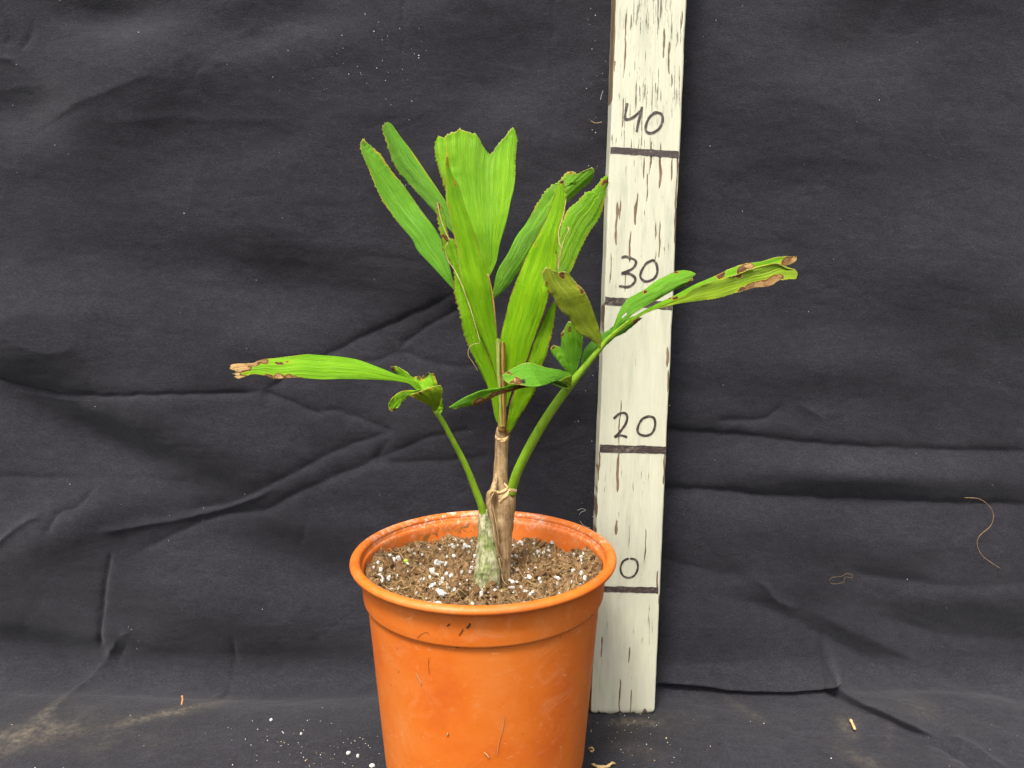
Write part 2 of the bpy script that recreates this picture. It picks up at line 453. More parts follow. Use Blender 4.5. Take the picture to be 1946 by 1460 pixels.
    crease([(1430, 1094), (1450, 1110), (1475, 1140), (1520, 1160)], 1.8, 14, 14, 26)
    crease([(1350, 1120), (1430, 1150), (1488, 1170), (1545, 1199), (1583, 1221), (1660, 1259), (1735, 1294)], -3.2, 44, 36, 110)
    crease([(1540, 1160), (1600, 1190), (1680, 1225), (1760, 1262)], 2.2, 30, 26, 60)
    crease([(1590, 1075), (1680, 1098), (1813, 1110), (1980, 1106)], -2.0, 26, 20, 60)
    crease([(1660, 1165), (1760, 1200), (1860, 1215), (1980, 1215)], -3.0, 40, 34, 70)
    crease([(1760, 1270), (1850, 1300), (1980, 1330)], -2.4, 26, 26, 50)
    crease([(1760, 1408), (1790, 1415), (1830, 1440), (1890, 1480)], -1.8, 9, 12, 20)
    crease([(1800, 1396), (1850, 1420), (1920, 1466)], 1.8, 12, 12, 30)
    crease([(767, -30), (766, 60), (764, 130)], -.7, 5, 5, 40)
    crease([(1053, -30), (1050, 120), (1052, 300)], -.6, 6, 6, 60)
    crease([(1740, -20), (1700, 40), (1640, 90)], .4, 14, 14, 50)
    crease([(1320, 330), (1480, 300), (1700, 310)], .3, 24, 24, 80)
    # many faint short creases
    rc = random.Random(11)
    for i in range(90):
        cx, cy = rc.uniform(-40, 1980), rc.uniform(-20, 1290); L = rc.uniform(50, 190)
        a = math.radians(rc.choice([rc.gauss(-24, 14), rc.gauss(4, 10), rc.gauss(30, 16), rc.gauss(-60, 20)]))
        c, q = math.cos(a), math.sin(a); bw = rc.uniform(-14, 14)
        crease([(cx - c * L / 2, cy - q * L / 2), (cx - q * bw, cy + c * bw), (cx + c * L / 2, cy + q * L / 2)], rc.choice([-1, -1, 1]) * rc.uniform(.12, .42), rc.uniform(6, 13), rc.uniform(6, 13), L * .42)
    # broad slack
    hump(90, 800, 190, 60, 32, -6); hump(280, 880, 160, 46, 22, -5); hump(100, 640, 240, 90, 10, 5)
    hump(330, 800, 150, 60, 20, 3); hump(520, 540, 200, 70, 10, -4); hump(260, 150, 240, 90, -20, 4)
    hump(40, 210, 90, 60, 0, -4); hump(220, 30, 120, 40, 0, -3); hump(480, 60, 140, 50, -15, -3)
    hump(120, 1000, 160, 60, -20, 4); hump(60, 1240, 150, 40, 8, -5); hump(330, 1285, 260, 44, 5, -3)
    hump(560, 1080, 200, 60, 25, -6); hump(400, 1150, 190, 70, 10, 4); hump(620, 1290, 220, 50, 3, -3)
    hump(1660, 900, 260, 30, 2, 4); hump(1330, 1200, 110, 70, 10, 5); hump(1380, 1275, 160, 34, 4, 3)
    hump(1650, 1020, 260, 60, 4, 4); hump(1860, 1130, 150, 40, 5, 3); hump(1800, 520, 180, 120, 0, 4)
    hump(1450, 150, 170, 130, 0, 3); hump(1700, 60, 180, 80, -15, -3); hump(1600, 700, 220, 60, 3, 3)
    hump(980, 120, 160, 120, 0, -3); hump(820, 640, 140, 80, -20, -4)
    # irregular small wrinkles
    x, v_ = P[..., 0], np.repeat((np.r_[0, np.cumsum(np.hypot(np.diff(prof[:, 0]), np.diff(prof[:, 1])))])[None], nx, 0)
    h += 3.6 * fbm(x * 9, v_ * 17, 21, 2) + .55 * fbm(x * 30 + 12 * v_, v_ * 60, 31, 4, .5)
    rd = np.abs(fbm(x * 38 + 20 * v_, v_ * 60, 55, 2)); h -= .16 * np.exp(-(rd / .05) ** 2) * smooth(-.05, .2, fbm(x * 12, v_ * 12, 61, 2))
    h[bad] *= .4
    h *= 1.42
    floor_ = np.repeat((prof[:, 1] < 1e-6)[None], nx, 0)
    flat = .35 + .65 * np.repeat(smooth(.470, .530, prof[:, 0])[None], nx, 0)
    keep = smooth(1170, 1260, U)
    h = h * (keep + (1 - keep) * flat)
    pot_d = np.hypot(P[..., 0] + .0166, P[..., 1] - .4147)
    calm = smooth(.058, .085, pot_d) * floor_ + (~floor_)
    h = h * calm
    # behind the board the cloth is pressed flat against the wall
    bd = (np.abs(P[..., 0] - .085) < .024) & (P[..., 1] < .515)
    h[bd] = np.minimum(h[bd], 0)
    lim = np.where(np.abs(P[..., 0] - .086) < .026, 3.0, 12.0)
    h = np.minimum(h, lim)
    N = np.repeat(np.stack([0 * prof[:, 0], prof[:, 2], prof[:, 3]], -1)[None], nx, 0)
    P = P + N * (h * .001)[..., None]

    def fold(pts, A, w, D, t0=20, t1=60):
        # a slack fold that hangs forward over the floor: sharp lip on the line, long rounded back above it
        nonlocal P
        pts = catmull(pts, 60); m = (U > pts[0, 0] - 30) & (U < pts[-1, 0] + 30)
        yl = np.interp(U, pts[:, 0], pts[:, 1]) + 2.5 * fbm(U / 60, V * 0, 97, 2)
        sg = yl - V
        f = np.where(sg > 0, (1 + sg / w * .8) * np.exp(-sg / w), np.exp(-(sg / 5.0) ** 2))
        tp = smooth(pts[0, 0] - t0, pts[0, 0] + t0, U) * smooth(pts[-1, 0] + 20, pts[-1, 0] - t1, U)
        P = P + (f * tp * m * A * .001)[..., None] * np.array(D)
    fold([(1180, 1288), (1250, 1290), (1315, 1296), (1392, 1306), (1468, 1309), (1526, 1306), (1572, 1298)], 12, 22, (0, -.92, .15), 40, 14)
    fold([(1560, 1300), (1602, 1324), (1660, 1353), (1717, 1376), (1780, 1398)], 15, 30, (0, -.85, .50), 6, 80)
    # dust
    du = np.zeros_like(U)
    for cx, cy, rx, ry, a, k in [(50, 1400, 90, 24, -18, 1.0), (310, 1358, 70, 9, -12, .9), (95, 1350, 40, 8, -40, .6), (380, 1335, 50, 8, -18, .4), (200, 1400, 90, 30, 0, .28),
                                 (1185, 1372, 60, 7, 2, .9), (1205, 1425, 40, 12, 10, .5), (1210, 1375, 90, 22, 0, .22), (1420, 1350, 40, 8, 30, .3), (1610, 1380, 22, 26, -40, .35), (1690, 1395, 8, 24, 0, .3), (1640, 1440, 50, 12, 25, .35), (1740, 1345, 60, 14, 20, .25)]:
        c, s = math.cos(math.radians(a)), math.sin(math.radians(a))
        A = ((U - cx) * c + (V - cy) * s) / rx; B = (-(U - cx) * s + (V - cy) * c) / ry
        du += k * np.exp(-np.minimum(A * A + B * B, 50))
    o = mesh_obj('backdrop_cloth', P.reshape(-1, 3), grid_faces(nx, nv), CLOTH, attrs={'dust': np.clip(du * .7, 0, 1)})
    tag(o, 'creased black cotton cloth hanging as backdrop and spread as floor', None, None, 'structure')
    return o

build_cloth()

# ------------------------------------------------------------------ measuring board
B0 = np.array([.0878, .5006, CAMZ + .0839]); BUP = np.array([.0231, .0421, 1.0]); BW, BT = .0464, .018
BN = np.cross([1, 0, 0], BUP); BN = BN / np.linalg.norm(BN)      # points towards the camera
if BN[1] > 0: BN = -BN

def on_board(px, py):
    """(a, h): metres right of the board axis, metres along it from the 40 mark"""
    x, y, z = ray(px, py); d = np.stack([x, y, z], -1); c = np.array([0, 0, CAMZ])
    t = ((B0 - c) @ BN) / (d @ BN)
    p = c + d * t[..., None]
    h = (p[..., 2] - B0[2]); a = p[..., 0] - B0[0] - BUP[0] * h
    return a, h

def board_pt(a, h, out=0.0):
    a, h, out = np.broadcast_arrays(np.asarray(a, float), np.asarray(h, float), np.asarray(out, float))
    return B0 + np.stack([a, 0 * a, 0 * a], -1) + h[..., None] * BUP + out[..., None] * BN

CHIPS = [(1188, 25, 150, 2.6), (1261, 55, 112, 4.5), (1272, 80, 142, 3), (1277, 140, 168, 1.5), (1169, 115, 137, 3), (1237, 268, 334, 2), (1255, 271, 360, 3.6), (1286, 296, 400, 4.2), (1231, 330, 384, 1.8),
         (1209, 366, 428, 3.6), (1180, 370, 420, 2), (1172, 385, 468, 5), (1198, 441, 500, 3.2), (1283, 395, 465, 4), (1148, 572, 625, 2.4), (1269, 660, 700, 4), (1269, 705, 745, 2.2), (1178, 762, 846, 2.6),
         (1175, 860, 936, 4.2), (1262, 860, 922, 3.6), (1138, 858, 915, 3.6), (1134, 925, 1000, 3), (1171, 988, 1018, 4), (1227, 1005, 1072, 1.4), (1250, 1085, 1130, 2.5), (1252, 1130, 1150, 2), (1196, 1230, 1262, 1.6),
         (1143, 1210, 1250, 3), (1178, 1290, 1362, 2), (1197, 1310, 1362, 1.6), (1245, 480, 498, 2), (1254, 420, 490, 1.6), (1246, 415, 455, 1.6), (1160, 480, 540, 1.4), (1295, 20, 60, 1.5), (1276, 300, 345, 2), (1224, 300, 340, 1.6),
         (1178, 1352, 1364, 9), (1226, 1348, 1364, 8), (1204, 1354, 1364, 6), (1137, 1352, 1362, 4), (1183, 185, 245, 1.6), (1156, 60, 280, 2.2), (1152, 300, 420, 1.8), (1189, 520, 560, 1.3)]

def build_board():
    h0, h1 = -.3922, .215
    na, nh = 110, 520
    a1 = np.linspace(-1, 1, na); hh = np.linspace(0, 1, nh)
    A, Hh = np.meshgrid(a1, hh, indexing='ij')
    zig = .0009 * fbm(A * 6, A * 0 + 3.3, 71, 3) + .0022 * (np.abs(A) ** 8)
    hpos = h0 + zig * 1.6 + (h1 - h0 - zig * 1.6) * Hh
    edge = .00045 * fbm(np.sign(A) * 40 + 100, hpos * 60, 77, 3)
    apos = A * (BW / 2) + edge * np.abs(A) ** 6
    # rounded arrises, torn paint
    rd = .0011 * np.clip((np.abs(A) - .955) / .045, 0, 1) ** 2 + .0013 * np.clip((.004 - (hpos - h0)) / .004, 0, 1) ** 2
    P = board_pt(apos, hpos, 0)
    U, V = topx(P)
    chip = np.zeros_like(U)
    for i, (x, y0, y1, wd) in enumerate(CHIPS):
        t = (V - y0) / (y1 - y0)
        prof = np.sqrt(np.clip(1 - (2 * t - 1) ** 2, 0, 1)) * (t > 0) * (t < 1)
        sl = .042 * (V - (y0 + y1) / 2)         # the streak follows the board
        wob = 3.0 * fbm(V / 40 + i * 9.1, V * 0 + i, 80, 3)
        ww = wd * .62 * prof * (.85 + .9 * fbm(V / 22 + i * 5, V * 0 + 2 * i, 83, 2))
        chip = np.maximum(chip, smooth(1.2, -.6, np.abs(U - x + sl + wob) - ww) * (prof > .05))
    left = smooth(3.4, .4, (apos + BW / 2) / BW * 128 + 3 * fbm(hpos * 45, hpos * 0, 87, 3) - .5) * smooth(-.03, .12, fbm(hpos * 18, hpos * 0 + 9, 88, 2))
    chip = np.clip(np.maximum(chip, left), 0, 1)
    weather = .5 + .9 * fbm(apos * 18 + 3, hpos * 7, 91, 3) + .55 * smooth(-.02, .02, hpos) + .3 * smooth(-.06, -.02, hpos) - .6 * smooth(-.09, -.12, hpos) * smooth(-.24, -.2, hpos)
    Pf = board_pt(apos, hpos, -rd - .00035 * chip + .00012 * fbm(apos * 900, hpos * 60, 93, 2))
    n = na * nh
    Vs = [Pf.reshape(-1, 3)]; F = grid_faces(na, nh)[:, ::-1]
    back = board_pt(apos, hpos, -BT)
    idx = lambda i, j: i * nh + j
    loop = [idx(i, 0) for i in range(na)] + [idx(na - 1, j) for j in range(1, nh)] + [idx(i, nh - 1) for i in range(na - 2, -1, -1)] + [idx(0, j) for j in range(nh - 2, 0, -1)]
    bk = back.reshape(-1, 3)[loop]
    Vs.append(bk); k = len(loop)
    F = F.tolist() + [[loop[i], loop[(i + 1) % k], n + (i + 1) % k, n + i][::-1] for i in range(k)] + [[n + i for i in range(k)]]
    at_chip = np.r_[chip.ravel(), np.clip(chip.ravel()[loop] * .6, 0, 1)]
    o = mesh_obj('measuring_board', np.vstack(Vs), F, PAINT, attrs={'chip': at_chip, 'weather': np.r_[weather.ravel(), weather.ravel()[loop]]})
    for p in list(o.data.polygons)[-(k + 1):]: p.use_smooth = False
    tag(o, 'upright weathered cream-painted wooden measuring board with handwritten height marks', 'measuring board')

    def ribbon(name, strokes, wpx, label):
        Vv, Ff = [], []
        for q, st in enumerate(strokes):
            p = catmull(st, max(10, int(len(st) * 7)))
            a, h = on_board(p[:, 0], p[:, 1])
            t = np.gradient(np.stack([a, h], -1), axis=0); t /= np.linalg.norm(t, axis=1)[:, None] + 1e-12
            nrm = np.stack([-t[:, 1], t[:, 0]], -1)
            s = np.arange(len(p))
            r = wpx / 2 * .00032 * (1 + .35 * fbm(s / 3.0 + q * 13, s * 0 + 2.5, 101, 2))
            r[0] *= .7; r[-1] *= .7
            rows = []
            for k in (-1, -.4, .4, 1):
                aa = a + nrm[:, 0] * r * k; hh_ = h + nrm[:, 1] * r * k
                rows.append(board_pt(aa, hh_, .00024))
            R = np.stack(rows, 1)
            b0 = len(np.vstack(Vv)) if Vv else 0
            Vv.append(R.reshape(-1, 3)); Ff += (grid_faces(len(p), 4) + b0).tolist()
        r = mesh_obj(name, np.vstack(Vv), Ff, MARKER, o)
        if label: r['label'] = label
        return r
    ribbon('digit', [[(1192, 196), (1189, 212), (1188, 225), (1194, 227), (1205, 222), (1217, 211)], [(1220, 203), (1217, 218), (1213, 234), (1210, 251)]], 5.4, 'handwritten brown digit 4')
    ribbon('digit', [[(1244, 214), (1233, 225), (1227, 241), (1229, 251), (1239, 253), (1253, 244), (1259, 230), (1257, 218), (1248, 214), (1241, 216)]], 5.4, 'handwritten brown digit 0 under the top of the board')
    ribbon('digit', [[(1181, 490), (1190, 488), (1206, 494), (1208, 502), (1200, 512), (1181, 520), (1195, 520), (1206, 527), (1206, 536), (1195, 545), (1176, 544)]], 5.2, 'handwritten brown digit 3')
    ribbon('digit', [[(1242, 494), (1228, 501), (1218, 518), (1218, 529), (1228, 535), (1242, 530), (1249, 518), (1247, 501), (1240, 494)]], 5.2, 'handwritten brown digit 0 beside the 3')
    ribbon('digit', [[(1166, 796), (1176, 787), (1187, 785), (1192, 793), (1188, 807), (1176, 823), (1168, 831), (1176, 827), (1183, 828), (1192, 831)]], 5.2, 'handwritten brown digit 2')
    ribbon('digit', [[(1232, 791), (1220, 797), (1212, 812), (1214, 824), (1228, 828), (1240, 822), (1245, 807), (1242, 794), (1230, 791)]], 5.2, 'handwritten brown digit 0 beside the 2')
    ribbon('digit', [[(1195, 1061), (1184, 1067), (1179, 1081), (1184, 1094), (1195, 1098), (1206, 1093), (1212, 1079), (1209, 1065), (1197, 1061)]], 4.6, 'handwritten brown digit 0 beside the pot rim')
    for (xa, ya), (xb, yb), th in [((1155, 285), (1290, 294), 12.5), ((1145, 571), (1280, 582), 15), ((1133, 852), (1266, 855.5), 14.5), ((1125, 1119), (1251, 1122), 11.5)]:
        n_ = 40
        px = np.linspace(xa, xb, n_); py = np.linspace(ya, yb, n_)
        s = np.arange(n_)
        tp = th / 2 * (1 + .18 * fbm(s / 2.2 + ya, s * 0, 111, 3)); bt = th / 2 * (1 + .18 * fbm(s / 2.2 + ya, s * 0 + 7, 113, 3))
        rows = []
        for k, out in ((-1.0, .00024), (-.4, .00024), (.4, .00024), (1.0, .00024)):
            a, h = on_board(px, py + (tp if k < 0 else bt) * k)
            rows.append(board_pt(np.clip(a, -BW / 2 + .0004, BW / 2 - .0004), h, out))
        m = mesh_obj('mark_line', np.stack(rows, 1).reshape(-1, 3), grid_faces(n_, 4), MARKER, o)
    return o

build_board()

# ------------------------------------------------------------------ the pot
PX, PY, ZR = -.0166, .4147, CAMZ - .1591
def lathe(name, prof, mat, parent, n=160, wob=.00025, closed=False, at_fn=None, seed=0):
    prof = np.array(prof, float)
    th = np.linspace(0, 2 * np.pi, n, endpoint=False)
    R = prof[:, 0][:, None] + wob * np.sin(2 * th + seed)[None] + wob * .5 * np.sin(3 * th + 1 + seed)[None]
    R = np.where(prof[:, 0][:, None] < 1e-6, 0, R)
    V = np.stack([PX + R * np.cos(th), PY + R * np.sin(th), np.repeat(prof[:, 1][:, None], n, 1)], -1)
    k = len(prof)
    F = grid_faces(k, n, True)
    if closed:
        j = np.arange(n); F = np.vstack([F, np.stack([(k - 1) * n + j, (k - 1) * n + (j + 1) % n, (j + 1) % n, j], -1)])
    Vf = V.reshape(-1, 3)
    at_ = {'chalk': np.zeros(len(Vf)), 'algae': np.zeros(len(Vf))}
    if at_fn: at_.update(at_fn(Vf))
    return mesh_obj(name, Vf, F, mat, parent, attrs=at_)

def dens(pts, m=6):
    out = []
    for (r0, z0), (r1, z1) in zip(pts[:-1], pts[1:]):
        for t in np.linspace(0, 1, m, endpoint=False): out.append((r0 + (r1 - r0) * t, z0 + (z1 - z0) * t))
    out.append(pts[-1]); return out

pot = empty('plant_pot', (PX, PY, 0))
tag(pot, 'round orange plastic plant pot with rolled rim and collar band', 'plant pot')
ZC0, ZC1, ZB, ZF = ZR - .0045, ZR - .0245, ZR - .0252, CAMZ - .287

def marks(Vf):
    th = np.arctan2(Vf[:, 1] - PY, Vf[:, 0] - PX); z = Vf[:, 2] - ZR
    inside = np.hypot(Vf[:, 0] - PX, Vf[:, 1] - PY) < .0722
    ch = np.zeros(len(Vf)); al = np.zeros(len(Vf))
    for a, wd, k in [(2.05, .38, 1.0), (1.15, .18, .9), (.55, .2, .7), (2.75, .22, .55), (.2, .15, .5)]:
        d = (th - a + np.pi) % (2 * np.pi) - np.pi
        ch += k * np.exp(-(d / wd) ** 2) * np.exp(-((z + .002) / .006) ** 2)
    for a, wd, zz, zw, k in [(2.15, .18, -.013, .004, .95), (1.8, .16, -.010, .004, .9), (2.5, .12, -.016, .004, .6)]:
        d = (th - a + np.pi) % (2 * np.pi) - np.pi
        al += k * np.exp(-(d / wd) ** 2) * np.exp(-((z - zz) / zw) ** 2)
    return {'chalk': np.clip(ch, 0, 1), 'algae': np.clip(al, 0, 1) * inside}

r_ = []
for a in np.linspace(-.5 * math.pi, 1.5 * math.pi, 28, endpoint=False):       # rolled lip, flattened ring
    r_.append((.0748 + .0031 * math.cos(a) * (1 if math.cos(a) > 0 else .95), ZR - .0023 + .0024 * math.sin(a)))
lathe('rim', r_, POT, pot, 200, closed=True, at_fn=marks)
lathe('collar', dens([(.0722, ZR - .0035), (.0716, ZR - .008), (.0708, ZC1 + .004), (.0704, ZC1 + .0008), (.0700, ZC1), (.0684, ZC1 - .0002)], 5), POT, pot, 200, seed=.4, at_fn=marks)
lathe('body', dens([(.0683, ZC1 + .002), (.0681, ZB - .001), (.0606, ZF + .004), (.0602, ZF), (.0590, ZF - .0025)], 8), POT, pot, 200, seed=.8)
lathe('inner_wall', dens([(.0735, ZR - .0012), (.0718, ZR - .0035), (.0712, ZR - .0052), (.0704, ZR - .0056), (.0688, ZR - .018), (.0664, ZC1 - .004), (.0588, .012), (.0001, .012)], 6), POT, pot, 200, seed=.4, at_fn=marks)
lathe('foot', dens([(.0589, ZF - .001), (.0580, ZF - .0035), (.0560, .002), (.0552, .0008), (.0500, .0008), (.0490, .003), (.0001, .003)], 5), POT, pot, 160, seed=1.2)

def pot_R(z):
    return np.interp(z, [ZF, ZB, ZC1, ZC1 + .001, ZR - .004], [.0604, .0683, .0686, .0706, .0722])
def on_pot(px, py, out=.0003):
    x, y, z = ray(px, py)
    lo, hi = .30, .4147
    for _ in range(40):
        mid = (lo + hi) / 2; t = mid / y; P = np.array([x * t, mid, CAMZ + z * t])
        if math.hypot(P[0] - PX, P[1] - PY) > pot_R(P[2]) + out: lo = mid
        else: hi = mid
    return P

def blob_mesh(name, sub, k, sq, seed, mat):
    bm = bmesh.new(); bmesh.ops.create_icosphere(bm, subdivisions=sub, radius=1)
    r = random.Random(seed)
    ph = [(r.uniform(1.2, 3.5), r.uniform(0, 6), Vector((r.gauss(0, 1), r.gauss(0, 1), r.gauss(0, 1))).normalized()) for _ in range(7)]
    for v in bm.verts:
        d = v.co.copy(); v.co = d * (1 + k * sum(math.sin(f * 2 * d.dot(ax) + p) for f, p, ax in ph) / 3 + r.uniform(-k, k) * .25)
        v.co.x *= sq[0]; v.co.y *= sq[1]; v.co.z *= sq[2]
    m = bpy.data.meshes.new(name); bm.to_mesh(m); bm.free(); m.materials.append(mat); return m

def scatter_obj(name, me, p, s, parent=None, rot=None):
    o = bpy.data.objects.new(name, me); COL.objects.link(o)
    o.rotation_euler = rot or (random.uniform(0, 6.3), random.uniform(0, 6.3), random.uniform(0, 6.3))
    o.scale = (s, s, s) if np.ndim(s) == 0 else s
    if parent is not None:
        o.parent = parent; o.location = Vector([float(c) for c in p]) - parent.location
    else: o.location = [float(c) for c in p]
    return o

# ------------------------------------------------------------------ soil
ZS = CAMZ - .1755
soil = empty('potting_soil', (PX, PY, ZS))
tag(soil, 'brown fibrous potting mix with white perlite inside the orange pot', 'soil')
def soil_h(x, y):
    dx, dy = np.asarray(x) - PX, np.asarray(y) - PY
    r = np.hypot(dx, dy)
    return ZS + .0085 * fbm(dx * 60 + 20, dy * 60 + 20, 201, 3) + .0045 * np.abs(fbm(dx * 190, dy * 190, 207, 3)) * 1.3 + .0035 * smooth(.035, .066, np.abs(dx)) + .003 * np.exp(-((dx - .048) ** 2 + (dy - .012) ** 2) / .00022) - .002 * smooth(.03, .066, dy)
def build_soil():
    nr, nth = 90, 260
    rr = np.linspace(0, .0695, nr); th = np.linspace(0, 2 * np.pi, nth, endpoint=False)
    Rr, Th = np.meshgrid(rr, th, indexing='ij')
    x, y = PX + Rr * np.cos(Th), PY + Rr * np.sin(Th)
    z = soil_h(x, y) + .0016 * fbm(x * 700, y * 700, 215, 3)
    z = np.minimum(z, ZR - .006)
    o = mesh_obj('soil_surface', np.stack([x, y, z], -1).reshape(-1, 3), grid_faces(nr, nth, True), SOIL, soil)
build_soil()

def rand_soil(rmax=.066, near=None):
    while True:
        x, y = PX + random.uniform(-rmax, rmax), PY + random.uniform(-rmax, rmax)
        if math.hypot(x - PX, y - PY) < rmax: return x, y

perl = [blob_mesh('perlite', 2, .34, (1, random.uniform(.6, .9), random.uniform(.55, .8)), 300 + i, PERL) for i in range(7)]
def z6(x, y): return 640 + x * .28777, 940 + y * .28777
PL = [(630, 525, 36), (655, 545, 20), (665, 465, 26), (720, 470, 20), (690, 462, 18), (825, 530, 22), (615, 560, 16), (345, 565, 20), (700, 575, 18), (355, 420, 22), (400, 430, 18), (378, 438, 16), (555, 400, 20), (740, 360, 20), (850, 350, 24), (800, 350, 15), (838, 366, 14), (890, 500, 26), (885, 470, 22), (880, 525, 18), (1210, 335, 27), (1330, 395, 22),
      (1300, 405, 12), (1185, 420, 18), (1145, 490, 20), (1148, 520, 16), (1270, 560, 20), (1255, 566, 16), (1340, 570, 17), (1245, 655, 24), (1297, 660, 24), (1275, 672, 18), (1150, 630, 14), (1640, 565, 22), (695, 670, 30), (712, 690, 20), (735, 635, 20), (676, 664, 20), (525, 665, 15), (290, 515, 24), (275, 470, 18), (268, 490, 14), (300, 498, 14), (1160, 590, 17), (1455, 605, 14), (1415, 420, 15), (395, 460, 14),
      (650, 605, 13), (860, 580, 12), (1190, 510, 12), (730, 425, 14), (680, 405, 15), (285, 545, 14), (1610, 605, 12), (540, 405, 10), (910, 420, 14), (925, 440, 14), (1220, 430, 10), (1250, 452, 10), (1190, 590, 12), (1230, 585, 10), (470, 520, 10), (590, 700, 10), (960, 640, 10), (1060, 590, 12), (930, 350, 14), (1165, 660, 9), (400, 545, 9)]
for i, (x, y, s) in enumerate(PL):
    px, py = z6(x, y)
    p = at_z(px, py, ZS + .0025)
    for _ in range(4): p = at_z(px, py, float(soil_h(p[0], p[1])) + .0012)
    sz = s * .5 * .28777 / FPX * math.hypot(p[1], .17) * 1.45
    scatter_obj('perlite', perl[i % 7], p + np.array([0, 0, .35 * sz + .0009]), sz * random.uniform(.95, 1.3), soil)
for i in range(190):
    x, y = rand_soil()
    scatter_obj('perlite', perl[i % 7], (x, y, float(soil_h(x, y)) + .0010), random.uniform(.0006, .0018), soil)
chipm = [blob_mesh('bark_chip', 2, .22, (1, random.uniform(.4, .6), random.uniform(.16, .3)), 340 + i, BARKCHIP) for i in range(6)]
for (x, y, s) in [(575, 455, 44), (1285, 500, 40), (300, 425, 30), (460, 385, 70), (670, 365, 40), (600, 620, 40), (540, 560, 36), (430, 600, 40), (1555, 418, 78), (1010, 700, 30), (760, 545, 30), (1380, 560, 34)]:
    px, py = z6(x, y); p = at_z(px, py, ZS + .003)
    for _ in range(3): p = at_z(px, py, float(soil_h(p[0], p[1])) + .001)
    scatter_obj('bark_chip', random.choice(chipm), p, s * .5 * .28777 / FPX * .45 * 1.05, soil, (random.uniform(-.5, .5), random.uniform(-.5, .5), random.uniform(0, 6)))
for i in range(120):
    x, y = rand_soil()
    scatter_obj('bark_chip', random.choice(chipm), (x, y, float(soil_h(x, y)) + .0012), random.uniform(.0016, .0052), soil, (random.uniform(-.7, .7), random.uniform(-.7, .7), random.uniform(0, 6)))
lump = [blob_mesh('soil_clod', 3, .2, (1, .9, .75), 360 + i, CRUMB) for i in range(4)]
for (x, y, s) in [(460, 390, 64), (680, 368, 44), (830, 680, 80), (930, 690, 60), (1590, 440, 60), (1480, 540, 46), (790, 650, 50), (1010, 640, 40), (1690, 490, 44), (260, 520, 36)]:
    px, py = z6(x, y); p = at_z(px, py, ZS + .003)
    scatter_obj('soil_clod', random.choice(lump), (p[0], p[1], float(soil_h(p[0], p[1])) + .0003), s * .5 * .28777 / FPX * .43, soil)
p = at_z(*z6(457, 436), ZS + .004)
_b = scatter_obj('green_bead', blob_mesh('green_bead', 2, .04, (1, 1, .9), 390, BEAD), (p[0], p[1], float(soil_h(p[0], p[1])) + .0015), .0016, soil)
_b['label'] = 'tiny round green seed on the soil'

def tubes(paths, rads, ns=4):
    Vv, Ff, b = [], [], 0
    for P, r in zip(paths, rads):
        P = np.asarray(P); n = len(P)
        T = np.gradient(P, axis=0); T /= np.linalg.norm(T, axis=1)[:, None] + 1e-12
        ref = np.array([.3, .2, .93]); A = np.cross(T, ref); A /= np.linalg.norm(A, axis=1)[:, None] + 1e-12; Bn = np.cross(T, A)
        th = np.linspace(0, 2 * np.pi, ns, endpoint=False)
        rr = np.broadcast_to(r, (n,)).copy(); rr[-1] *= .3; rr[0] *= .5
        R = P[:, None] + rr[:, None, None] * (np.cos(th)[None, :, None] * A[:, None] + np.sin(th)[None, :, None] * Bn[:, None])
        Vv.append(R.reshape(-1, 3)); Ff += (grid_faces(n, ns, True) + b).tolist(); b += n * ns
    return np.vstack(Vv), Ff

def fibre_path(x, y, L, n=9, lift=.003):
    a = random.uniform(0, 6.3); k = random.uniform(-2.4, 2.4); pts = []; z0 = random.uniform(0, .0015)
    for i in range(n):
        t = i / (n - 1)
        pts.append((x, y, min(float(soil_h(x, y)) + z0 + lift * math.sin(math.pi * t) * random.uniform(.7, 1.1), ZR + .002)))
        a += k / n + random.uniform(-.35, .35); x += math.cos(a) * L / n; y += math.sin(a) * L / n
        q = math.hypot(x - PX, y - PY)
        if q > .066: x, y = PX + (x - PX) * .066 / q, PY + (y - PY) * .066 / q
    return pts
for i in range(46):
    x, y = rand_soil(.062)
    V, F = tubes([catmull(fibre_path(x, y, random.uniform(.010, .026), 7, random.uniform(.001, .006)), 16)], [random.uniform(.00015, .0003)], 5)
    mesh_obj('root_fibre', V, F, FIBRE, soil)
ps, rs = [], []
for i in range(700):
    x, y = rand_soil(.0655); ps.append(fibre_path(x, y, random.uniform(.003, .013), 6, random.uniform(.0002, .003))); rs.append(random.uniform(.00007, .00018))
V, F = tubes(ps, rs, 3)
tag(mesh_obj('fine_fibres', V, F, FIBRE, soil), kind='stuff')

def crumbs(n, pos_fn, smin, smax, seed):
    r = np.random.default_rng(seed)
    base = np.array([(1, 0, 0), (-1, 0, 0), (0, 1, 0), (0, -1, 0), (0, 0, 1), (0, 0, -1)], float)
    fc = np.array([(0, 2, 4), (2, 1, 4), (1, 3, 4), (3, 0, 4), (2, 0, 5), (1, 2, 5), (3, 1, 5), (0, 3, 5)])
    Vv, Ff = [], []
    for i in range(n):
        c = np.array(pos_fn()); s = smin + (smax - smin) * r.random() ** 2.2
        q, _ = np.linalg.qr(r.normal(size=(3, 3)))
        Vv.append(c + (base * r.uniform(.55, 1.2, (6, 1))) @ q.T * s * r.uniform(.6, 1.2, 3)); Ff.append(fc + 6 * i)
    return np.vstack(Vv), np.vstack(Ff)
def sp():
    x, y = rand_soil(.0668); return (x, y, float(soil_h(x, y)) + random.uniform(-.0002, .0010))
V, F = crumbs(4600, sp, .0003, .0021, 5)
tag(mesh_obj('soil_crumbs', V, F, CRUMB, soil, smooth_=False, attrs={'rnd': np.repeat(rng.random(len(V) // 6), 6)}), kind='stuff')
V, F = crumbs(420, sp, .0002, .0007, 6)
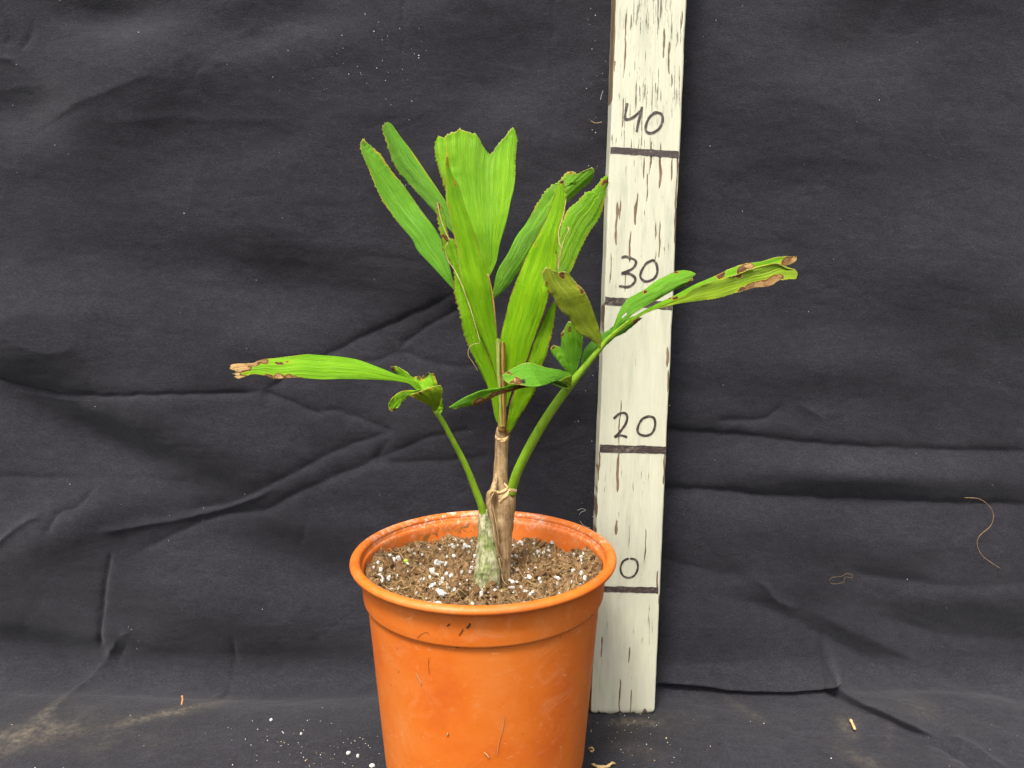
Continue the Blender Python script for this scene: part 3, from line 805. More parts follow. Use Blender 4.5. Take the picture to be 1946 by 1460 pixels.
tag(mesh_obj('perlite_grit', V, F, PERL, soil, smooth_=False), kind='stuff')

# ------------------------------------------------------------------ the palm
plant = empty('palm_plant', at_z(940, 1110, ZS))
tag(plant, 'young palm with jagged green leaflets and brown stem growing in the pot', 'palm')

def limb(name, pts, mat, parent, ns=20, n=60, squash=1.0, rough=.04, seed=0, cap=True):
    """pts: photo px, py, distance Y, radius in photo px"""
    C = catmull(pts, n)
    P = at(C[:, 0], C[:, 1], C[:, 2])
    r = C[:, 3] * np.hypot(P[:, 1], P[:, 2] - CAMZ) / FPX
    T = np.gradient(P, axis=0); T /= np.linalg.norm(T, axis=1)[:, None]
    A = np.cross(T, [0, 1, 0]); A /= np.linalg.norm(A, axis=1)[:, None]; Bn = np.cross(A, T)
    th = np.linspace(0, 2 * np.pi, ns, endpoint=False)
    tt, hh = np.meshgrid(th, np.linspace(0, n / 6, n))
    k = 1 + rough * 2 * fbm(np.cos(tt) * 1.6 + 9 + seed, hh * .8 + np.sin(tt) * 1.6, 400 + seed, 3)
    R = P[:, None] + (r[:, None] * k)[..., None] * (np.cos(th)[None, :, None] * A[:, None] + squash * np.sin(th)[None, :, None] * Bn[:, None])
    V = R.reshape(-1, 3); F = grid_faces(n, ns, True).tolist()
    if cap: F += [list(range(ns))[::-1], [(n - 1) * ns + j for j in range(ns)]]
    return mesh_obj(name, V, F, mat, parent)

def leaf(name, parent, L, R, T=None, Y=(.4, .4), tilt=0., arch=.08, bow=0., pleat=5, pamp=.10, teeth=(0, 0, 0), tstart=.3, dry=(), tip=0., edge=0., yel=0., lite=0., deep=0., olive=0., rib=0., black=(), holes=(), seed=0, mat=None, k=1.0, ribat=.5):
    mat = mat or LEAF
    ln = max(np.linalg.norm(np.diff(np.array(q, float), axis=0), axis=1).sum() for q in (L, R))
    nt_ = int(np.clip(ln / 2.6 * k, 24, 150)); 
    wmax = max(np.linalg.norm(np.array(L[-1]) - R[-1]), np.linalg.norm(np.array(L[len(L) // 2], float) - np.array(R[len(R) // 2], float)), 0 if T is None else np.linalg.norm(np.diff(np.array(T, float), axis=0), axis=1).sum() * .8)
    ns_ = int(np.clip(wmax / 2.2 * k, 14, 64))
    Lc, Rc = catmull(L, nt_), catmull(R, nt_)
    Tc = catmull([L[-1], R[-1]] if T is None else T, ns_, sm=False)
    r = np.random.default_rng(900 + seed)
    tv = np.linspace(0, 1, nt_)
    def saw(n, L_, pitch):
        u = np.cumsum(r.uniform(.6, 1.4, n)) * (L_ / n) / pitch
        return (u % 1.0) * r.uniform(.25, 1.15, n)
    def offs(C, a, sgn, env):
        if a <= 0: return C
        d = np.gradient(C, axis=0); d /= np.linalg.norm(d, axis=1)[:, None] + 1e-9
        n_ = np.stack([d[:, 1], -d[:, 0]], -1) * sgn
        return C + n_ * (a * saw(len(C), np.linalg.norm(np.diff(C, axis=0), axis=1).sum(), a * 2.2) * env)[:, None]
    env = smooth(tstart, tstart + .2, tv)
    sideL = 1 if np.cross(Lc[-1] - Lc[0], Rc[nt_ // 2] - Lc[nt_ // 2]) > 0 else -1
    Lc = offs(Lc, teeth[0], sideL, env); Rc = offs(Rc, teeth[1], -sideL, env)
    if teeth[2] > 0:
        dn = (Tc.mean(0) - Lc[0]); dn /= np.linalg.norm(dn)
        Tc = Tc + dn[None] * (teeth[2] * (saw(ns_, np.linalg.norm(np.diff(Tc, axis=0), axis=1).sum(), teeth[2] * 1.8) - .3))[:, None]
    Tc[0], Tc[-1] = Lc[-1], Rc[-1]
    Bc = np.linspace(Lc[0], Rc[0], ns_)
    s = np.linspace(0, 1, ns_)[:, None, None]; t = tv[None, :, None]
    # gentle blend so that the notch of the tip fades quickly towards the base
    tb = t ** 2.2
    straight = (1 - s) * Lc[None] + s * Rc[None]
    dT = (Tc - ((1 - s[:, 0]) * Tc[0] + s[:, 0] * Tc[-1]))[:, None]
    dB = (Bc - ((1 - s[:, 0]) * Bc[0] + s[:, 0] * Bc[-1]))[:, None]
    Q = straight + tb * dT + (1 - t) * dB
    sv = s[..., 0]; tt = t[..., 0]
    Yc = np.interp(tv, np.linspace(0, 1, len(Y)), Y); Yc = np.convolve(np.pad(Yc, 4, mode='edge'), np.ones(9) / 9, 'valid')
    wm = np.linalg.norm(Lc - Rc, axis=1) * .43 / FPX
    wm = np.maximum(wm, .25 * wm.max() * smooth(0, .3, tv))
    Yd = Yc[None] + tilt * (sv - .5) * wm[None] + arch * wm[None] * (2 * sv - 1) ** 2 + bow * np.sin(np.pi * tt)
    ps_ = sv + .16 * fbm(sv * 3 + seed * 1.7, tt * .6, 530 + seed, 2)
    Yd = Yd + .6 * pamp * wm[None] / max(pleat, 1) * (.5 - .5 * np.cos(2 * np.pi * ps_ * pleat)) * (.4 + 1.5 * np.abs(fbm(sv * 4 + seed, tt * 1.2 + 7, 533, 2)))
    Yd = Yd + .0008 * fbm(sv * 2.2 + seed * 3.7, tt * 4.5 + seed, 500 + seed, 2) * smooth(0, .25, tt) + .0006 * (2 * np.abs(sv - .5)) ** 3 * fbm(tt * 14 + seed, sv * 1.5 + 8 * (sv > .5), 520 + seed, 2) * 2
    P = at(Q[..., 0], Q[..., 1], Yd)
    U, V = Q[..., 0], Q[..., 1]
    n1 = fbm(U / 9 + seed, V / 9, 540, 3)
    ed = np.minimum(sv, 1 - sv) * np.maximum(np.linalg.norm(Lc - Rc, axis=1), 4)[None]
    td = (1 - tt) * ln
    dv = np.zeros_like(U)
    ax_ = np.array(Q[ns_ // 2, -1] - Q[ns_ // 2, 0]); ax_ = ax_ / (np.linalg.norm(ax_) + 1e-9)
    wu_ = U + 10 * fbm(U / 17 + seed, V / 17, 548, 3); wv_ = V + 10 * fbm(U / 17 + 50, V / 17 + seed, 552, 3)
    def spot(cx, cy, rad):
        al = (wu_ - cx) * ax_[0] + (wv_ - cy) * ax_[1]; ac = -(wu_ - cx) * ax_[1] + (wv_ - cy) * ax_[0]
        return np.hypot(al / 1.35, ac / .8) / (rad * .72)
    for cx, cy, rad, st in dry:
        dv = np.maximum(dv, st * smooth(1.3, .6, spot(cx, cy, rad) + .35 * n1))
    if tip > 0: dv = np.maximum(dv, smooth(1.5, .3, td / tip + .9 * n1))
    if edge > 0: dv = np.maximum(dv, .92 * smooth(1.3, .3, ed / edge + 1.5 * np.maximum(0, -n1 + .05) * 4))
    if yel > 0:
        y_ = .40 * smooth(1.3, .1, np.minimum(ed, td) / (yel * np.maximum(.1, .55 + 2.2 * fbm(U / 30 + seed, V / 30, 545, 2))))
        dv = np.maximum(dv, y_ * smooth(tstart - .3, tstart + .15, tt))
    tz = [teeth[0] > 0, teeth[1] > 0, teeth[2] > 0]
    pa = np.zeros_like(U)
    pa[0] = env * tz[0] * (r.random(nt_) > .3); pa[-1] = np.maximum(pa[-1], env * tz[1] * (r.random(nt_) > .3)); pa[:, -1] = np.maximum(pa[:, -1], tz[2])
    bl = np.zeros_like(U)
    for cx, cy, rad, st in black: bl = np.maximum(bl, st * smooth(1.2, .6, spot(cx, cy, rad) + .6 * n1))
    ones = np.ones_like(U)
    rb = np.exp(-((sv - ribat) / .022) ** 2) * rib * ones
    F = grid_faces(ns_, nt_)
    if holes:
        Fc = np.stack([U.ravel()[F].mean(1), V.ravel()[F].mean(1)], -1); keep = np.ones(len(F), bool)
        for x0, y0, x1, y1, wd in holes:
            d = np.array([x1 - x0, y1 - y0], float); l2 = d @ d
            q = np.clip(((Fc - (x0, y0)) @ d) / l2, 0, 1); keep &= np.linalg.norm(Fc - np.array([x0, y0]) - q[:, None] * d, axis=1) > wd
        F = F[keep]
    lt = lite * (.7 + .9 * fbm(sv * 5 + seed, tt * 3, 560, 2)) if lite else 0 * ones
    o = mesh_obj(name, P.reshape(-1, 3), F, mat, parent, uv=np.stack([(sv * ones).ravel() * wm.max() / .02, (tt * ones).ravel() * ln / 150], -1),
                 attrs={'dry': dv, 'olive': olive * ones, 'lite': np.clip(lt * ones, 0, 1), 'deep': deep * ones, 'rib': rb, 'black': bl, 'pale': pa})
    md = o.modifiers.new('thickness', 'SOLIDIFY'); md.thickness = .00032; md.offset = 0
    return o

# stems --------------------------------------------------------------
limb('stem', [(950, 1116, .409, 21), (950, 1092, .410, 19.5), (950, 1040, .411, 21.5), (950, 990, .413, 25), (951, 955, .415, 28), (951, 936, .416, 25), (951, 925, .416, 16), (952, 890, .417, 13), (953, 845, .417, 12.5), (955, 826, .417, 13.5), (955, 812, .417, 11)], BARK, plant, 36, 110, .85, .075, 1)
sw = limb('swollen_base', [(929, 1126, .400, 22), (926, 1112, .400, 25), (926, 1088, .401, 25), (926, 1050, .402, 20.5), (924, 1010, .403, 15.5), (920, 985, .404, 11.5), (918, 968, .404, 8)], SWOLL, plant, 36, 90, .9, .085, 2)
sw['label'] = 'mottled grey-green swollen leaf base'
# dry papery sheath remains
leaf('dry_sheath', plant, [(930, 1000), (926, 970), (924, 958), (929, 938), (936, 916), (941, 900)], [(940, 1000), (938, 965), (940, 945), (944, 925), (944, 900)], Y=(.404, .403, .404, .412), arch=.5, dry=[(930, 950, 200, .9)], seed=61, mat=HUSK, k=1.2)
leaf('dry_sheath', plant, [(929, 935), (934, 930), (940, 931), (948, 934), (958, 930), (962, 925), (957, 921)], [(930, 944), (936, 937), (942, 937), (948, 941), (961, 936), (966, 926), (958, 917)], Y=(.402, .399, .399, .401), arch=.3, seed=62, mat=STRAW, k=1.5)
leaf('dry_sheath', plant, [(947, 952), (954, 946), (960, 938), (966, 934)], [(951, 958), (959, 950), (965, 946), (968, 937)], Y=(.399, .397, .398), arch=.3, seed=63, mat=STRAW, k=1.5)
leaf('dry_sheath', plant, [(934, 968), (939, 990), (944, 1020), (948, 1050), (955, 1066)], [(928, 965), (934, 985), (939, 1012), (945, 1046), (954, 1070)], Y=(.400, .399, .399, .401), arch=.5, seed=64, mat=HUSK, k=1.5)
leaf('dry_sheath', plant, [(963, 935), (966, 930), (974, 929), (982, 931)], [(964, 941), (968, 936), (976, 935), (981, 937)], Y=(.401, .398, .399, .402), arch=.2, seed=65, mat=STRAW, k=1.5)
leaf('dry_sheath', plant, [(941, 832), (946, 838), (956, 840), (965, 836)], [(941, 826), (948, 833), (957, 833), (966, 829)], Y=(.411, .410, .411), seed=66, mat=STRAW, k=1.5)

for pts, r in [([(931, 975, .3985), (937, 1000, .398), (942, 1030, .398), (947, 1060, .399)], .0005), ([(936, 960, .3985), (941, 985, .398), (946, 1015, .3985), (948, 1040, .400)], .0004), ([(948, 1060, .399), (952, 1080, .400), (958, 1098, .402)], .0006), ([(953, 1090, .401), (957, 1105, .400), (965, 1113, .400)], .0004), ([(928, 962, .400), (933, 948, .399), (939, 936, .400)], .0004), ([(908, 1100, .392), (903, 1112, .390), (899, 1117, .388)], .0004)]:
    C = catmull(pts, 20); V, F = tubes([at(C[:, 0], C[:, 1], C[:, 2])], [r], 5); mesh_obj('husk_fibre', V, F, HUSK, plant)
# rear frond: behind everything ------------------------------------------------
fr = limb('frond', [(955, 815, .417, 7), (953, 760, .418, 5), (948, 690, .421, 4), (942, 630, .425, 3), (937, 575, .431, 2.6), (932, 545, .434, 2.4), (927, 521, .437, 2)], SHEATH, plant, 10, 50, 1, .02, 3)
fr['label'] = 'rear frond with broad notched end leaflet'
leaf('leaflet', fr, [(940, 640), (895, 588), (864, 553), (826, 511), (794, 477), (783, 455), (753, 418), (727, 380), (709, 340), (689, 292), (685, 270)], [(941, 632), (890, 568), (864, 540), (849, 485), (831, 442), (799, 399), (767, 354), (740, 321), (725, 297), (703, 277), (690, 266)],
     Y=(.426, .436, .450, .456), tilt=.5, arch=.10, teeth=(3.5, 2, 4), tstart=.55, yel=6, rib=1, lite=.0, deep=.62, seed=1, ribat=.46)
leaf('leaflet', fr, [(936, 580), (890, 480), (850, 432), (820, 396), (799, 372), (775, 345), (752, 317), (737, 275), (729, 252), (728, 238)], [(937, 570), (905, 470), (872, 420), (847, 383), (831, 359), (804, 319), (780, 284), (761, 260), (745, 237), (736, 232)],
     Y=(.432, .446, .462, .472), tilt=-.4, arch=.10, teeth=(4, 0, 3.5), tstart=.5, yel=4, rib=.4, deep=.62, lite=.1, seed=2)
leaf('leaflet', fr, [(926, 524), (880, 430), (851, 367), (844, 351), (834, 319), (827, 284), (831, 266)], [(927, 522), (890, 430), (868, 350), (862, 290), (856, 258)], T=[(831, 266), (833, 258), (845, 262), (848, 258), (856, 258)],
     Y=(.439, .450, .464), tilt=-.5, teeth=(4, 0, 3), tstart=.4, yel=5, lite=.45, seed=3)
leaf('leaflet', fr, [(924, 526), (905, 470), (878, 405), (856, 345), (849, 300), (848, 257)], [(930, 526), (943, 498), (951, 460), (962, 423), (970, 386), (977, 354), (978.5, 319), (979, 300), (982, 268), (979, 258)],
     T=[(848, 257), (858, 253), (867, 251), (873, 243), (880, 249), (893, 252), (905, 256), (912, 266), (916, 277), (924, 288), (931, 294), (938, 288), (945, 276), (957, 263), (967, 250), (973, 243), (977, 246), (979, 258)],
     Y=(.437, .442, .452, .460), tilt=.1, arch=-.05, pleat=9, pamp=.22, teeth=(0, 2.5, 4), tstart=.55, yel=4, lite=.55, deep=.15, rib=.55, seed=4, ribat=.6)
leaf('leaflet', fr, [(935, 566), (938, 549), (946, 514), (965, 482), (981, 450), (999, 426), (1018, 394), (1035, 367), (1047, 356), (1061, 348), (1069, 338), (1079, 327)], [(937, 571), (959, 551), (981, 525), (1004, 490), (1035, 440), (1058, 408), (1081, 382), (1097, 366), (1115, 350), (1124, 343)],
     T=[(1079, 327), (1086, 326), (1093, 328), (1096, 331), (1110, 325), (1124, 318), (1128, 319), (1130, 325), (1124, 343)], Y=(.432, .440, .452, .462), tilt=.45, arch=.10, teeth=(4, 3, 3), tstart=.55, yel=5, rib=.4, lite=.3, deep=.35, dry=[(1088, 329, 9, .5)], seed=5)
leaf('leaflet', fr, [(950, 690), (975, 610), (1015, 540), (1042, 480), (1062, 436), (1077, 404), (1085, 394), (1098, 384), (1114, 367), (1125, 364), (1136, 351), (1152, 334)], [(951, 696), (990, 640), (1030, 572), (1060, 535), (1082, 519), (1087, 511), (1098, 485), (1114, 450), (1133, 423), (1144, 399), (1149, 372), (1155, 346)],
     T=[(1152, 334), (1156, 333), (1155, 346)], Y=(.422, .432, .442, .452), tilt=.25, arch=.08, teeth=(3.5, 3.5, 2), tstart=.5, yel=6, lite=.55, deep=.1, dry=[(1150, 346, 12, .5), (1155, 336, 7, .75)], seed=6)

# front frond: two torn blades and the closed spear ---------------------------
ff = limb('frond', [(955, 818, .414, 8), (953, 800, .413, 7), (955, 760, .411, 5.5), (957, 720, .409, 4.5), (959, 690, .408, 3.6), (960, 648, .407, 2.6)], SHEATH, plant, 12, 40, .9, .03, 4)
ff['label'] = 'front frond of two torn upright blades around a closed spear'
leaf('leaflet', ff, [(951, 808), (943, 800), (937, 778), (931, 749), (917, 714), (902, 681), (884, 640), (875, 595), (866, 560), (863, 514), (844, 474), (836, 434), (831, 407), (831, 386)], [(953, 806), (950, 765), (947, 737), (943, 712), (931, 681), (912, 634), (900, 597), (886, 545), (876, 508), (865, 460), (853, 450), (844, 412), (834, 384)],
     Y=(.412, .411, .409, .414, .418), tilt=-.35, arch=.06, teeth=(4.5, 2, 1), tstart=.2, yel=4, edge=1.6, lite=.55, dry=[(832, 390, 12, .9), (846, 452, 9, .7)], seed=7)
leaf('leaflet', ff, [(953, 770), (945, 722), (927, 668), (904, 615), (888, 567), (876, 522), (871, 487), (866, 460), (860, 434), (853, 400), (848, 378), (848, 340), (848, 298)], [(956, 765), (952, 710), (946, 650), (941, 617), (936, 575), (931, 538), (923, 515), (912, 480), (898, 434), (887, 402), (879, 380), (871, 355), (866, 343), (858, 328), (850, 297)],
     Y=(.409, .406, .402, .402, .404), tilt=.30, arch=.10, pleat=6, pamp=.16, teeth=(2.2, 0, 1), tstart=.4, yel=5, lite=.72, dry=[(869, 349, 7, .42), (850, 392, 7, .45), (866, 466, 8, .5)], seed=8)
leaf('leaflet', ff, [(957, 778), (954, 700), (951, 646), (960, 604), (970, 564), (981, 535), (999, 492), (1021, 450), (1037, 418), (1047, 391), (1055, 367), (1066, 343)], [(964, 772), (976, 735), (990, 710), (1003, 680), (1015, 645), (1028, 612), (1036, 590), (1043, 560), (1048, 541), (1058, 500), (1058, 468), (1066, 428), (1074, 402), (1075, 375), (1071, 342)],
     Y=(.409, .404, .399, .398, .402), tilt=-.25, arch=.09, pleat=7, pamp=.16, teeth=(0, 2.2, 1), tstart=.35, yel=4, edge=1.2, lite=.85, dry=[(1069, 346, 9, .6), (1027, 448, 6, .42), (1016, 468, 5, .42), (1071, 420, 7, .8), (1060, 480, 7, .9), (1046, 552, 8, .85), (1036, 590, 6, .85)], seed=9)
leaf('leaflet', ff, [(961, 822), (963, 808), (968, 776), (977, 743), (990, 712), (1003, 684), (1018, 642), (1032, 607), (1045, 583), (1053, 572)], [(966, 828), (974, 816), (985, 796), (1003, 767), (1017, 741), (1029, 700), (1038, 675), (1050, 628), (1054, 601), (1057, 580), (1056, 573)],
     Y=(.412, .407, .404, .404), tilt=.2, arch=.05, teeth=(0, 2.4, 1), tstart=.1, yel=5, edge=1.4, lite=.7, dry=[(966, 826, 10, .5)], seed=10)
leaf('spear_blade', ff, [(950, 812), (948, 760), (944, 700), (943, 650), (946, 645)], [(957, 812), (955, 760), (953, 700), (953, 655), (949, 644)], Y=(.4105, .407, .404, .402), arch=.9, pleat=2, pamp=.8, seed=11, mat=SPEARG, k=1.6)
leaf('spear_blade', ff, [(954, 812), (954, 760), (953, 700), (953, 655), (956, 650)], [(962, 812), (961, 760), (960, 700), (960, 660), (958, 651)], Y=(.4095, .406, .403, .401), arch=.9, pleat=2, pamp=.8, seed=12, mat=SHEATH, k=1.6)
def strand(par, pts, r, mat=STRAW, name='dry_strand'):
    C = catmull(pts, 40); V, F = tubes([at(C[:, 0], C[:, 1], C[:, 2])], [r * .62], 5); return mesh_obj(name, V, F, mat, par)
for pts, r, mt in [([(893, 1185), (891, 1190), (886, 1194)], .0007, CRUMB), ([(855, 1186), (849, 1190)], .0004, CRUMB), ([(880, 1196), (875, 1204), (872, 1208)], .0003, CRUMB), ([(790, 1278), (796, 1290), (800, 1298), (801, 1304)], .0004, HUSK), ([(815, 1250), (814, 1266), (817, 1282)], .00012, CRUMB),
                   ([(851, 1393), (850, 1399)], .0006, HUSK), ([(960, 1358), (956, 1380), (950, 1402), (946, 1422), (944, 1438)], .00018, HUSK), ([(920, 1430), (926, 1436), (930, 1441)], .0004, STRAW), ([(792, 1216), (800, 1206), (812, 1202), (816, 1210)], .00012, CRUMB), ([(866, 1230), (872, 1231)], .0005, CRUMB), ([(932, 1230), (936, 1232)], .0004, CRUMB)]:
    P = np.array([on_pot(a, b) for a, b in catmull(pts, 10)]); V, F = tubes([P], [r * .7], 5); mesh_obj('stuck_dirt', V, F, mt, pot)
strand(ff, [(1061, 514, .395), (1066, 480, .393), (1074, 452, .391), (1080, 440, .390), (1081, 434, .390), (1077, 431, .391)], .00045)
strand(ff, [(1060, 512, .3965), (1062, 490, .396), (1068, 474, .394), (1063, 462, .395), (1062, 440, .396), (1070, 412, .398), (1076, 378, .400)], .00035)
strand(ff, [(832, 386, .416), (836, 410, .415), (846, 440, .413), (853, 455, .411), (846, 474, .411), (852, 496, .411), (865, 515, .409), (880, 548, .405), (890, 575, .403), (898, 600, .402), (908, 634, .402), (912, 650, .402)], .00035)
strand(ff, [(912, 652, .402), (898, 655, .400), (891, 662, .399), (890, 676, .399), (898, 688, .400), (908, 705, .402)], .00022)

# right frond -----------------------------------------------------------------
rf = limb('frond', [(971, 940, .413, 9.5), (974, 925, .412, 9), (984, 895, .409, 9), (1005, 852, .405, 9.2), (1030, 808, .402, 9), (1055, 770, .399, 8.6), (1085, 730, .396, 8), (1112, 697, .393, 6.5), (1140, 663, .390, 5.4), (1162, 638, .388, 4), (1195, 611, .385, 2.5)], PETI, plant, 16, 80, 1, .02, 5)
rf['label'] = 'right frond arching over the board with brown-spotted leaflets'
leaf('leaflet', rf, [(1141, 660), (1116, 642), (1097, 631), (1080, 603), (1066, 589), (1053, 567), (1042, 550), (1036, 538), (1031, 518)], [(1144, 660), (1143, 642), (1136, 617), (1125, 586), (1111, 556), (1104, 547), (1097, 541), (1086, 528), (1080, 519), (1071, 516)], T=[(1031, 518), (1035, 511), (1041, 508), (1050, 514), (1060, 518), (1071, 516)],
     Y=(.389, .383, .377, .374), tilt=.45, arch=.10, teeth=(2, 2.2, 2.5), tstart=.4, olive=.92, rib=.9, ribat=.42, dry=[(1068, 521, 11, .62), (1103, 547, 9, .72), (1066, 591, 7, .7), (1040, 540, 6, .6), (1036, 514, 8, .5)], seed=13, deep=.2)
leaf('leaflet', rf, [(1104, 700), (1107, 672), (1118, 655), (1135, 640), (1155, 628), (1180, 611), (1203, 601)], [(1108, 702), (1140, 668), (1166, 643), (1183, 634), (1199, 621), (1203, 612)], T=[(1203, 601), (1221, 605), (1203, 612)],
     Y=(.396, .400, .402), tilt=.2, teeth=(0, 2.5, 1), deep=.85, dry=[(1218, 605, 12, .7), (1205, 612, 5, .5)], seed=14)
leaf('leaflet', rf, [(1085, 720), (1075, 704), (1066, 693), (1048, 670)], [(1090, 720), (1094, 710), (1100, 690), (1106, 665), (1108, 636)], T=[(1048, 670), (1046, 662), (1052, 655), (1061, 659), (1066, 660), (1067, 644), (1066, 633), (1072, 627), (1076, 618), (1081, 610), (1095, 614), (1108, 636)],
     Y=(.396, .396, .398), tilt=-.2, arch=.05, pleat=5, pamp=.2, teeth=(0, 1.2, 2), deep=.55, lite=.1, rib=.5, ribat=.55, dry=[(1055, 657, 8, .68), (1068, 634, 8, .66), (1087, 630, 8, .7)], seed=15, k=1.3)
leaf('leaflet', rf, [(1160, 640), (1166, 620), (1177, 592), (1191, 570), (1208, 560), (1227, 549), (1247, 534), (1266, 525), (1283, 517), (1300, 514)], [(1163, 640), (1180, 617), (1205, 596), (1230, 580), (1258, 564), (1280, 552), (1303, 542)], T=[(1300, 514), (1313, 516), (1323, 521), (1315, 528), (1318, 533), (1308, 538), (1303, 542)],
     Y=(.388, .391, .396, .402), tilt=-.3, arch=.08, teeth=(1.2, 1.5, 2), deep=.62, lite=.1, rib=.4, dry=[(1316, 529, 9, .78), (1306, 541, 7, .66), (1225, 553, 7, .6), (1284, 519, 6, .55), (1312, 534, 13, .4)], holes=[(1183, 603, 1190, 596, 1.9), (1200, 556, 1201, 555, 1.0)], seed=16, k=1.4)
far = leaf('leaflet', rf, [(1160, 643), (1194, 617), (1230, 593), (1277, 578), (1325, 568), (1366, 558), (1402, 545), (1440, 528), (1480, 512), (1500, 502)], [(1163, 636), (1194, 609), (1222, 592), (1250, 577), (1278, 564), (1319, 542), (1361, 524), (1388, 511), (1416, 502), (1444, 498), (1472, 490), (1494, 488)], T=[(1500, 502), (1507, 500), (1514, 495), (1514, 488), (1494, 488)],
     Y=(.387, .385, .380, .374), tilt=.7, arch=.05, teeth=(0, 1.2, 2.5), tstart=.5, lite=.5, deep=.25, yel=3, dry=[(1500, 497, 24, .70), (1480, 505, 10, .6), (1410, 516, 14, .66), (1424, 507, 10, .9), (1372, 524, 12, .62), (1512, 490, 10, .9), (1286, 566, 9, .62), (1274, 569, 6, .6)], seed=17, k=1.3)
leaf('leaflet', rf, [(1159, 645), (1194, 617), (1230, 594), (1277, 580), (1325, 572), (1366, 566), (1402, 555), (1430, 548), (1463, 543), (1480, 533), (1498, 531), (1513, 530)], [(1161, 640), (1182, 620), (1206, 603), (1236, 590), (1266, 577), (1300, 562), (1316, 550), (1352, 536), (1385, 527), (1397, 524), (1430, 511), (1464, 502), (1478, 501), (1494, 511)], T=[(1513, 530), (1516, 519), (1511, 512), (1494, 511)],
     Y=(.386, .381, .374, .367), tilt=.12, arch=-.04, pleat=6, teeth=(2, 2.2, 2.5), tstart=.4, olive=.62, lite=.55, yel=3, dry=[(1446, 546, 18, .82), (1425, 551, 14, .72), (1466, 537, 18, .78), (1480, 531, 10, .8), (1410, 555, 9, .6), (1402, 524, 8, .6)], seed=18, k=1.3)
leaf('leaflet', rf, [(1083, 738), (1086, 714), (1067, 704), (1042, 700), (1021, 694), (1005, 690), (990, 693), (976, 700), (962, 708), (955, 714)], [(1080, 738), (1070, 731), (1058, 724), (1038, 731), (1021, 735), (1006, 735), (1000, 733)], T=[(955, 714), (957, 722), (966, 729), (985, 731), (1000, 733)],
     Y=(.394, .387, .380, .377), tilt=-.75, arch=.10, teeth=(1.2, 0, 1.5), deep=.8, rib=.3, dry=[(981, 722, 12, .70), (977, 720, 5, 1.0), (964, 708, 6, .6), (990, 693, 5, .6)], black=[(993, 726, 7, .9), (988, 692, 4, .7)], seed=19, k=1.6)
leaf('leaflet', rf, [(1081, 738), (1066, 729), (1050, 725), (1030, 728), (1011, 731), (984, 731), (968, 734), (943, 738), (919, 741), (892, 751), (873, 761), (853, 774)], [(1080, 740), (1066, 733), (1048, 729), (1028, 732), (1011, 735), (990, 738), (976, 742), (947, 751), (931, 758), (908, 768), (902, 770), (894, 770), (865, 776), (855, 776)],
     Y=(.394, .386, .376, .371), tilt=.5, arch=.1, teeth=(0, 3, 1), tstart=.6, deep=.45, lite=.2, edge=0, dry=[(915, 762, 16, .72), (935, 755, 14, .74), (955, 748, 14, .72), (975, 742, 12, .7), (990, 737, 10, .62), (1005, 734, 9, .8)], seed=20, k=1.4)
leaf('leaflet', rf, [(1082, 739), (1076, 733), (1068, 727), (1062, 724)], [(1084, 738), (1086, 728), (1086, 716), (1085, 712)], Y=(.3925, .390, .388), tilt=.4, olive=.7, deep=.3, seed=21, k=1.6)
strand(rf, [(1082, 739, .392), (1070, 737, .391), (1058, 733, .389), (1048, 728, .387)], .0006, PETI, 'stalk')

# left frond ------------------------------------------------------------------
lf = limb('frond', [(919, 985, .404, 7), (916, 965, .403, 7.2), (905, 935, .401, 6.6), (885, 885, .397, 5.8), (862, 840, .392, 5.2), (842, 803, .388, 4.8), (828, 782, .386, 4.6), (818, 765, .385, 3.8), (805, 748, .384, 3)], PETI, plant, 14, 60, 1, .02, 6)
lf['label'] = 'left frond with one long drooping leaflet and short torn ones'
leaf('leaflet', lf, [(806, 750), (795, 738), (778, 721), (750, 711), (736, 705), (708, 694), (679, 684), (642, 678), (602, 675), (583, 674), (558, 677), (526, 681), (499, 684), (487, 690), (449, 692)], [(804, 752), (790, 740), (776, 729), (753, 725), (716, 722), (679, 721), (642, 721), (605, 721), (565, 718), (527, 720), (505, 714), (481, 711), (470, 714), (453, 720)],
     T=[(449, 692), (437, 695), (436, 701), (444, 704), (455, 707), (443, 711), (451, 714), (446, 718), (453, 720)], Y=(.384, .381, .376, .372), tilt=-.65, arch=.12, pleat=6, pamp=.2, teeth=(.8, 1.2, 7), tstart=.6, lite=.45, deep=.15, rib=.3, yel=2, tip=14, dry=[(455, 697, 26, .95), (480, 691, 16, .9), (500, 687, 10, .8), (530, 688, 7, .6), (555, 690, 4, .45), (448, 712, 9, .78), (530, 719, 12, .85), (550, 718, 12, .82), (565, 717, 9, .8), (512, 716, 9, .7), (545, 685, 6, .5)], black=[(452, 707, 5, .7)], seed=22, k=1.3)
leaf('leaflet', lf, [(802, 745), (785, 732), (770, 723), (756, 711), (744, 703)], [(804, 742), (796, 730), (786, 719), (780, 715), (773, 708), (762, 701), (749, 696)], T=[(744, 703), (742, 698), (749, 696)], Y=(.385, .386, .388), tilt=-.4, teeth=(0, 2, 1.5), tstart=.4, lite=.4, dry=[(745, 702, 7, .6)], seed=23, k=1.8)
leaf('leaflet', lf, [(806, 750), (796, 742), (788, 728), (785, 717)], [(812, 752), (830, 742), (831, 731), (828, 721), (824, 710)], T=[(785, 717), (797, 714), (800, 717), (808, 711), (814, 707), (819, 710), (824, 710)], Y=(.385, .389, .392), tilt=.2, arch=.2, teeth=(1, 1, 1.5), lite=.45, yel=8, dry=[(803, 713, 14, .45), (785, 716, 5, .6)], black=[(809, 710, 9, .95), (800, 710, 7, .9), (798, 716, 5, .8), (786, 716, 4, .7)], seed=24, k=1.8)
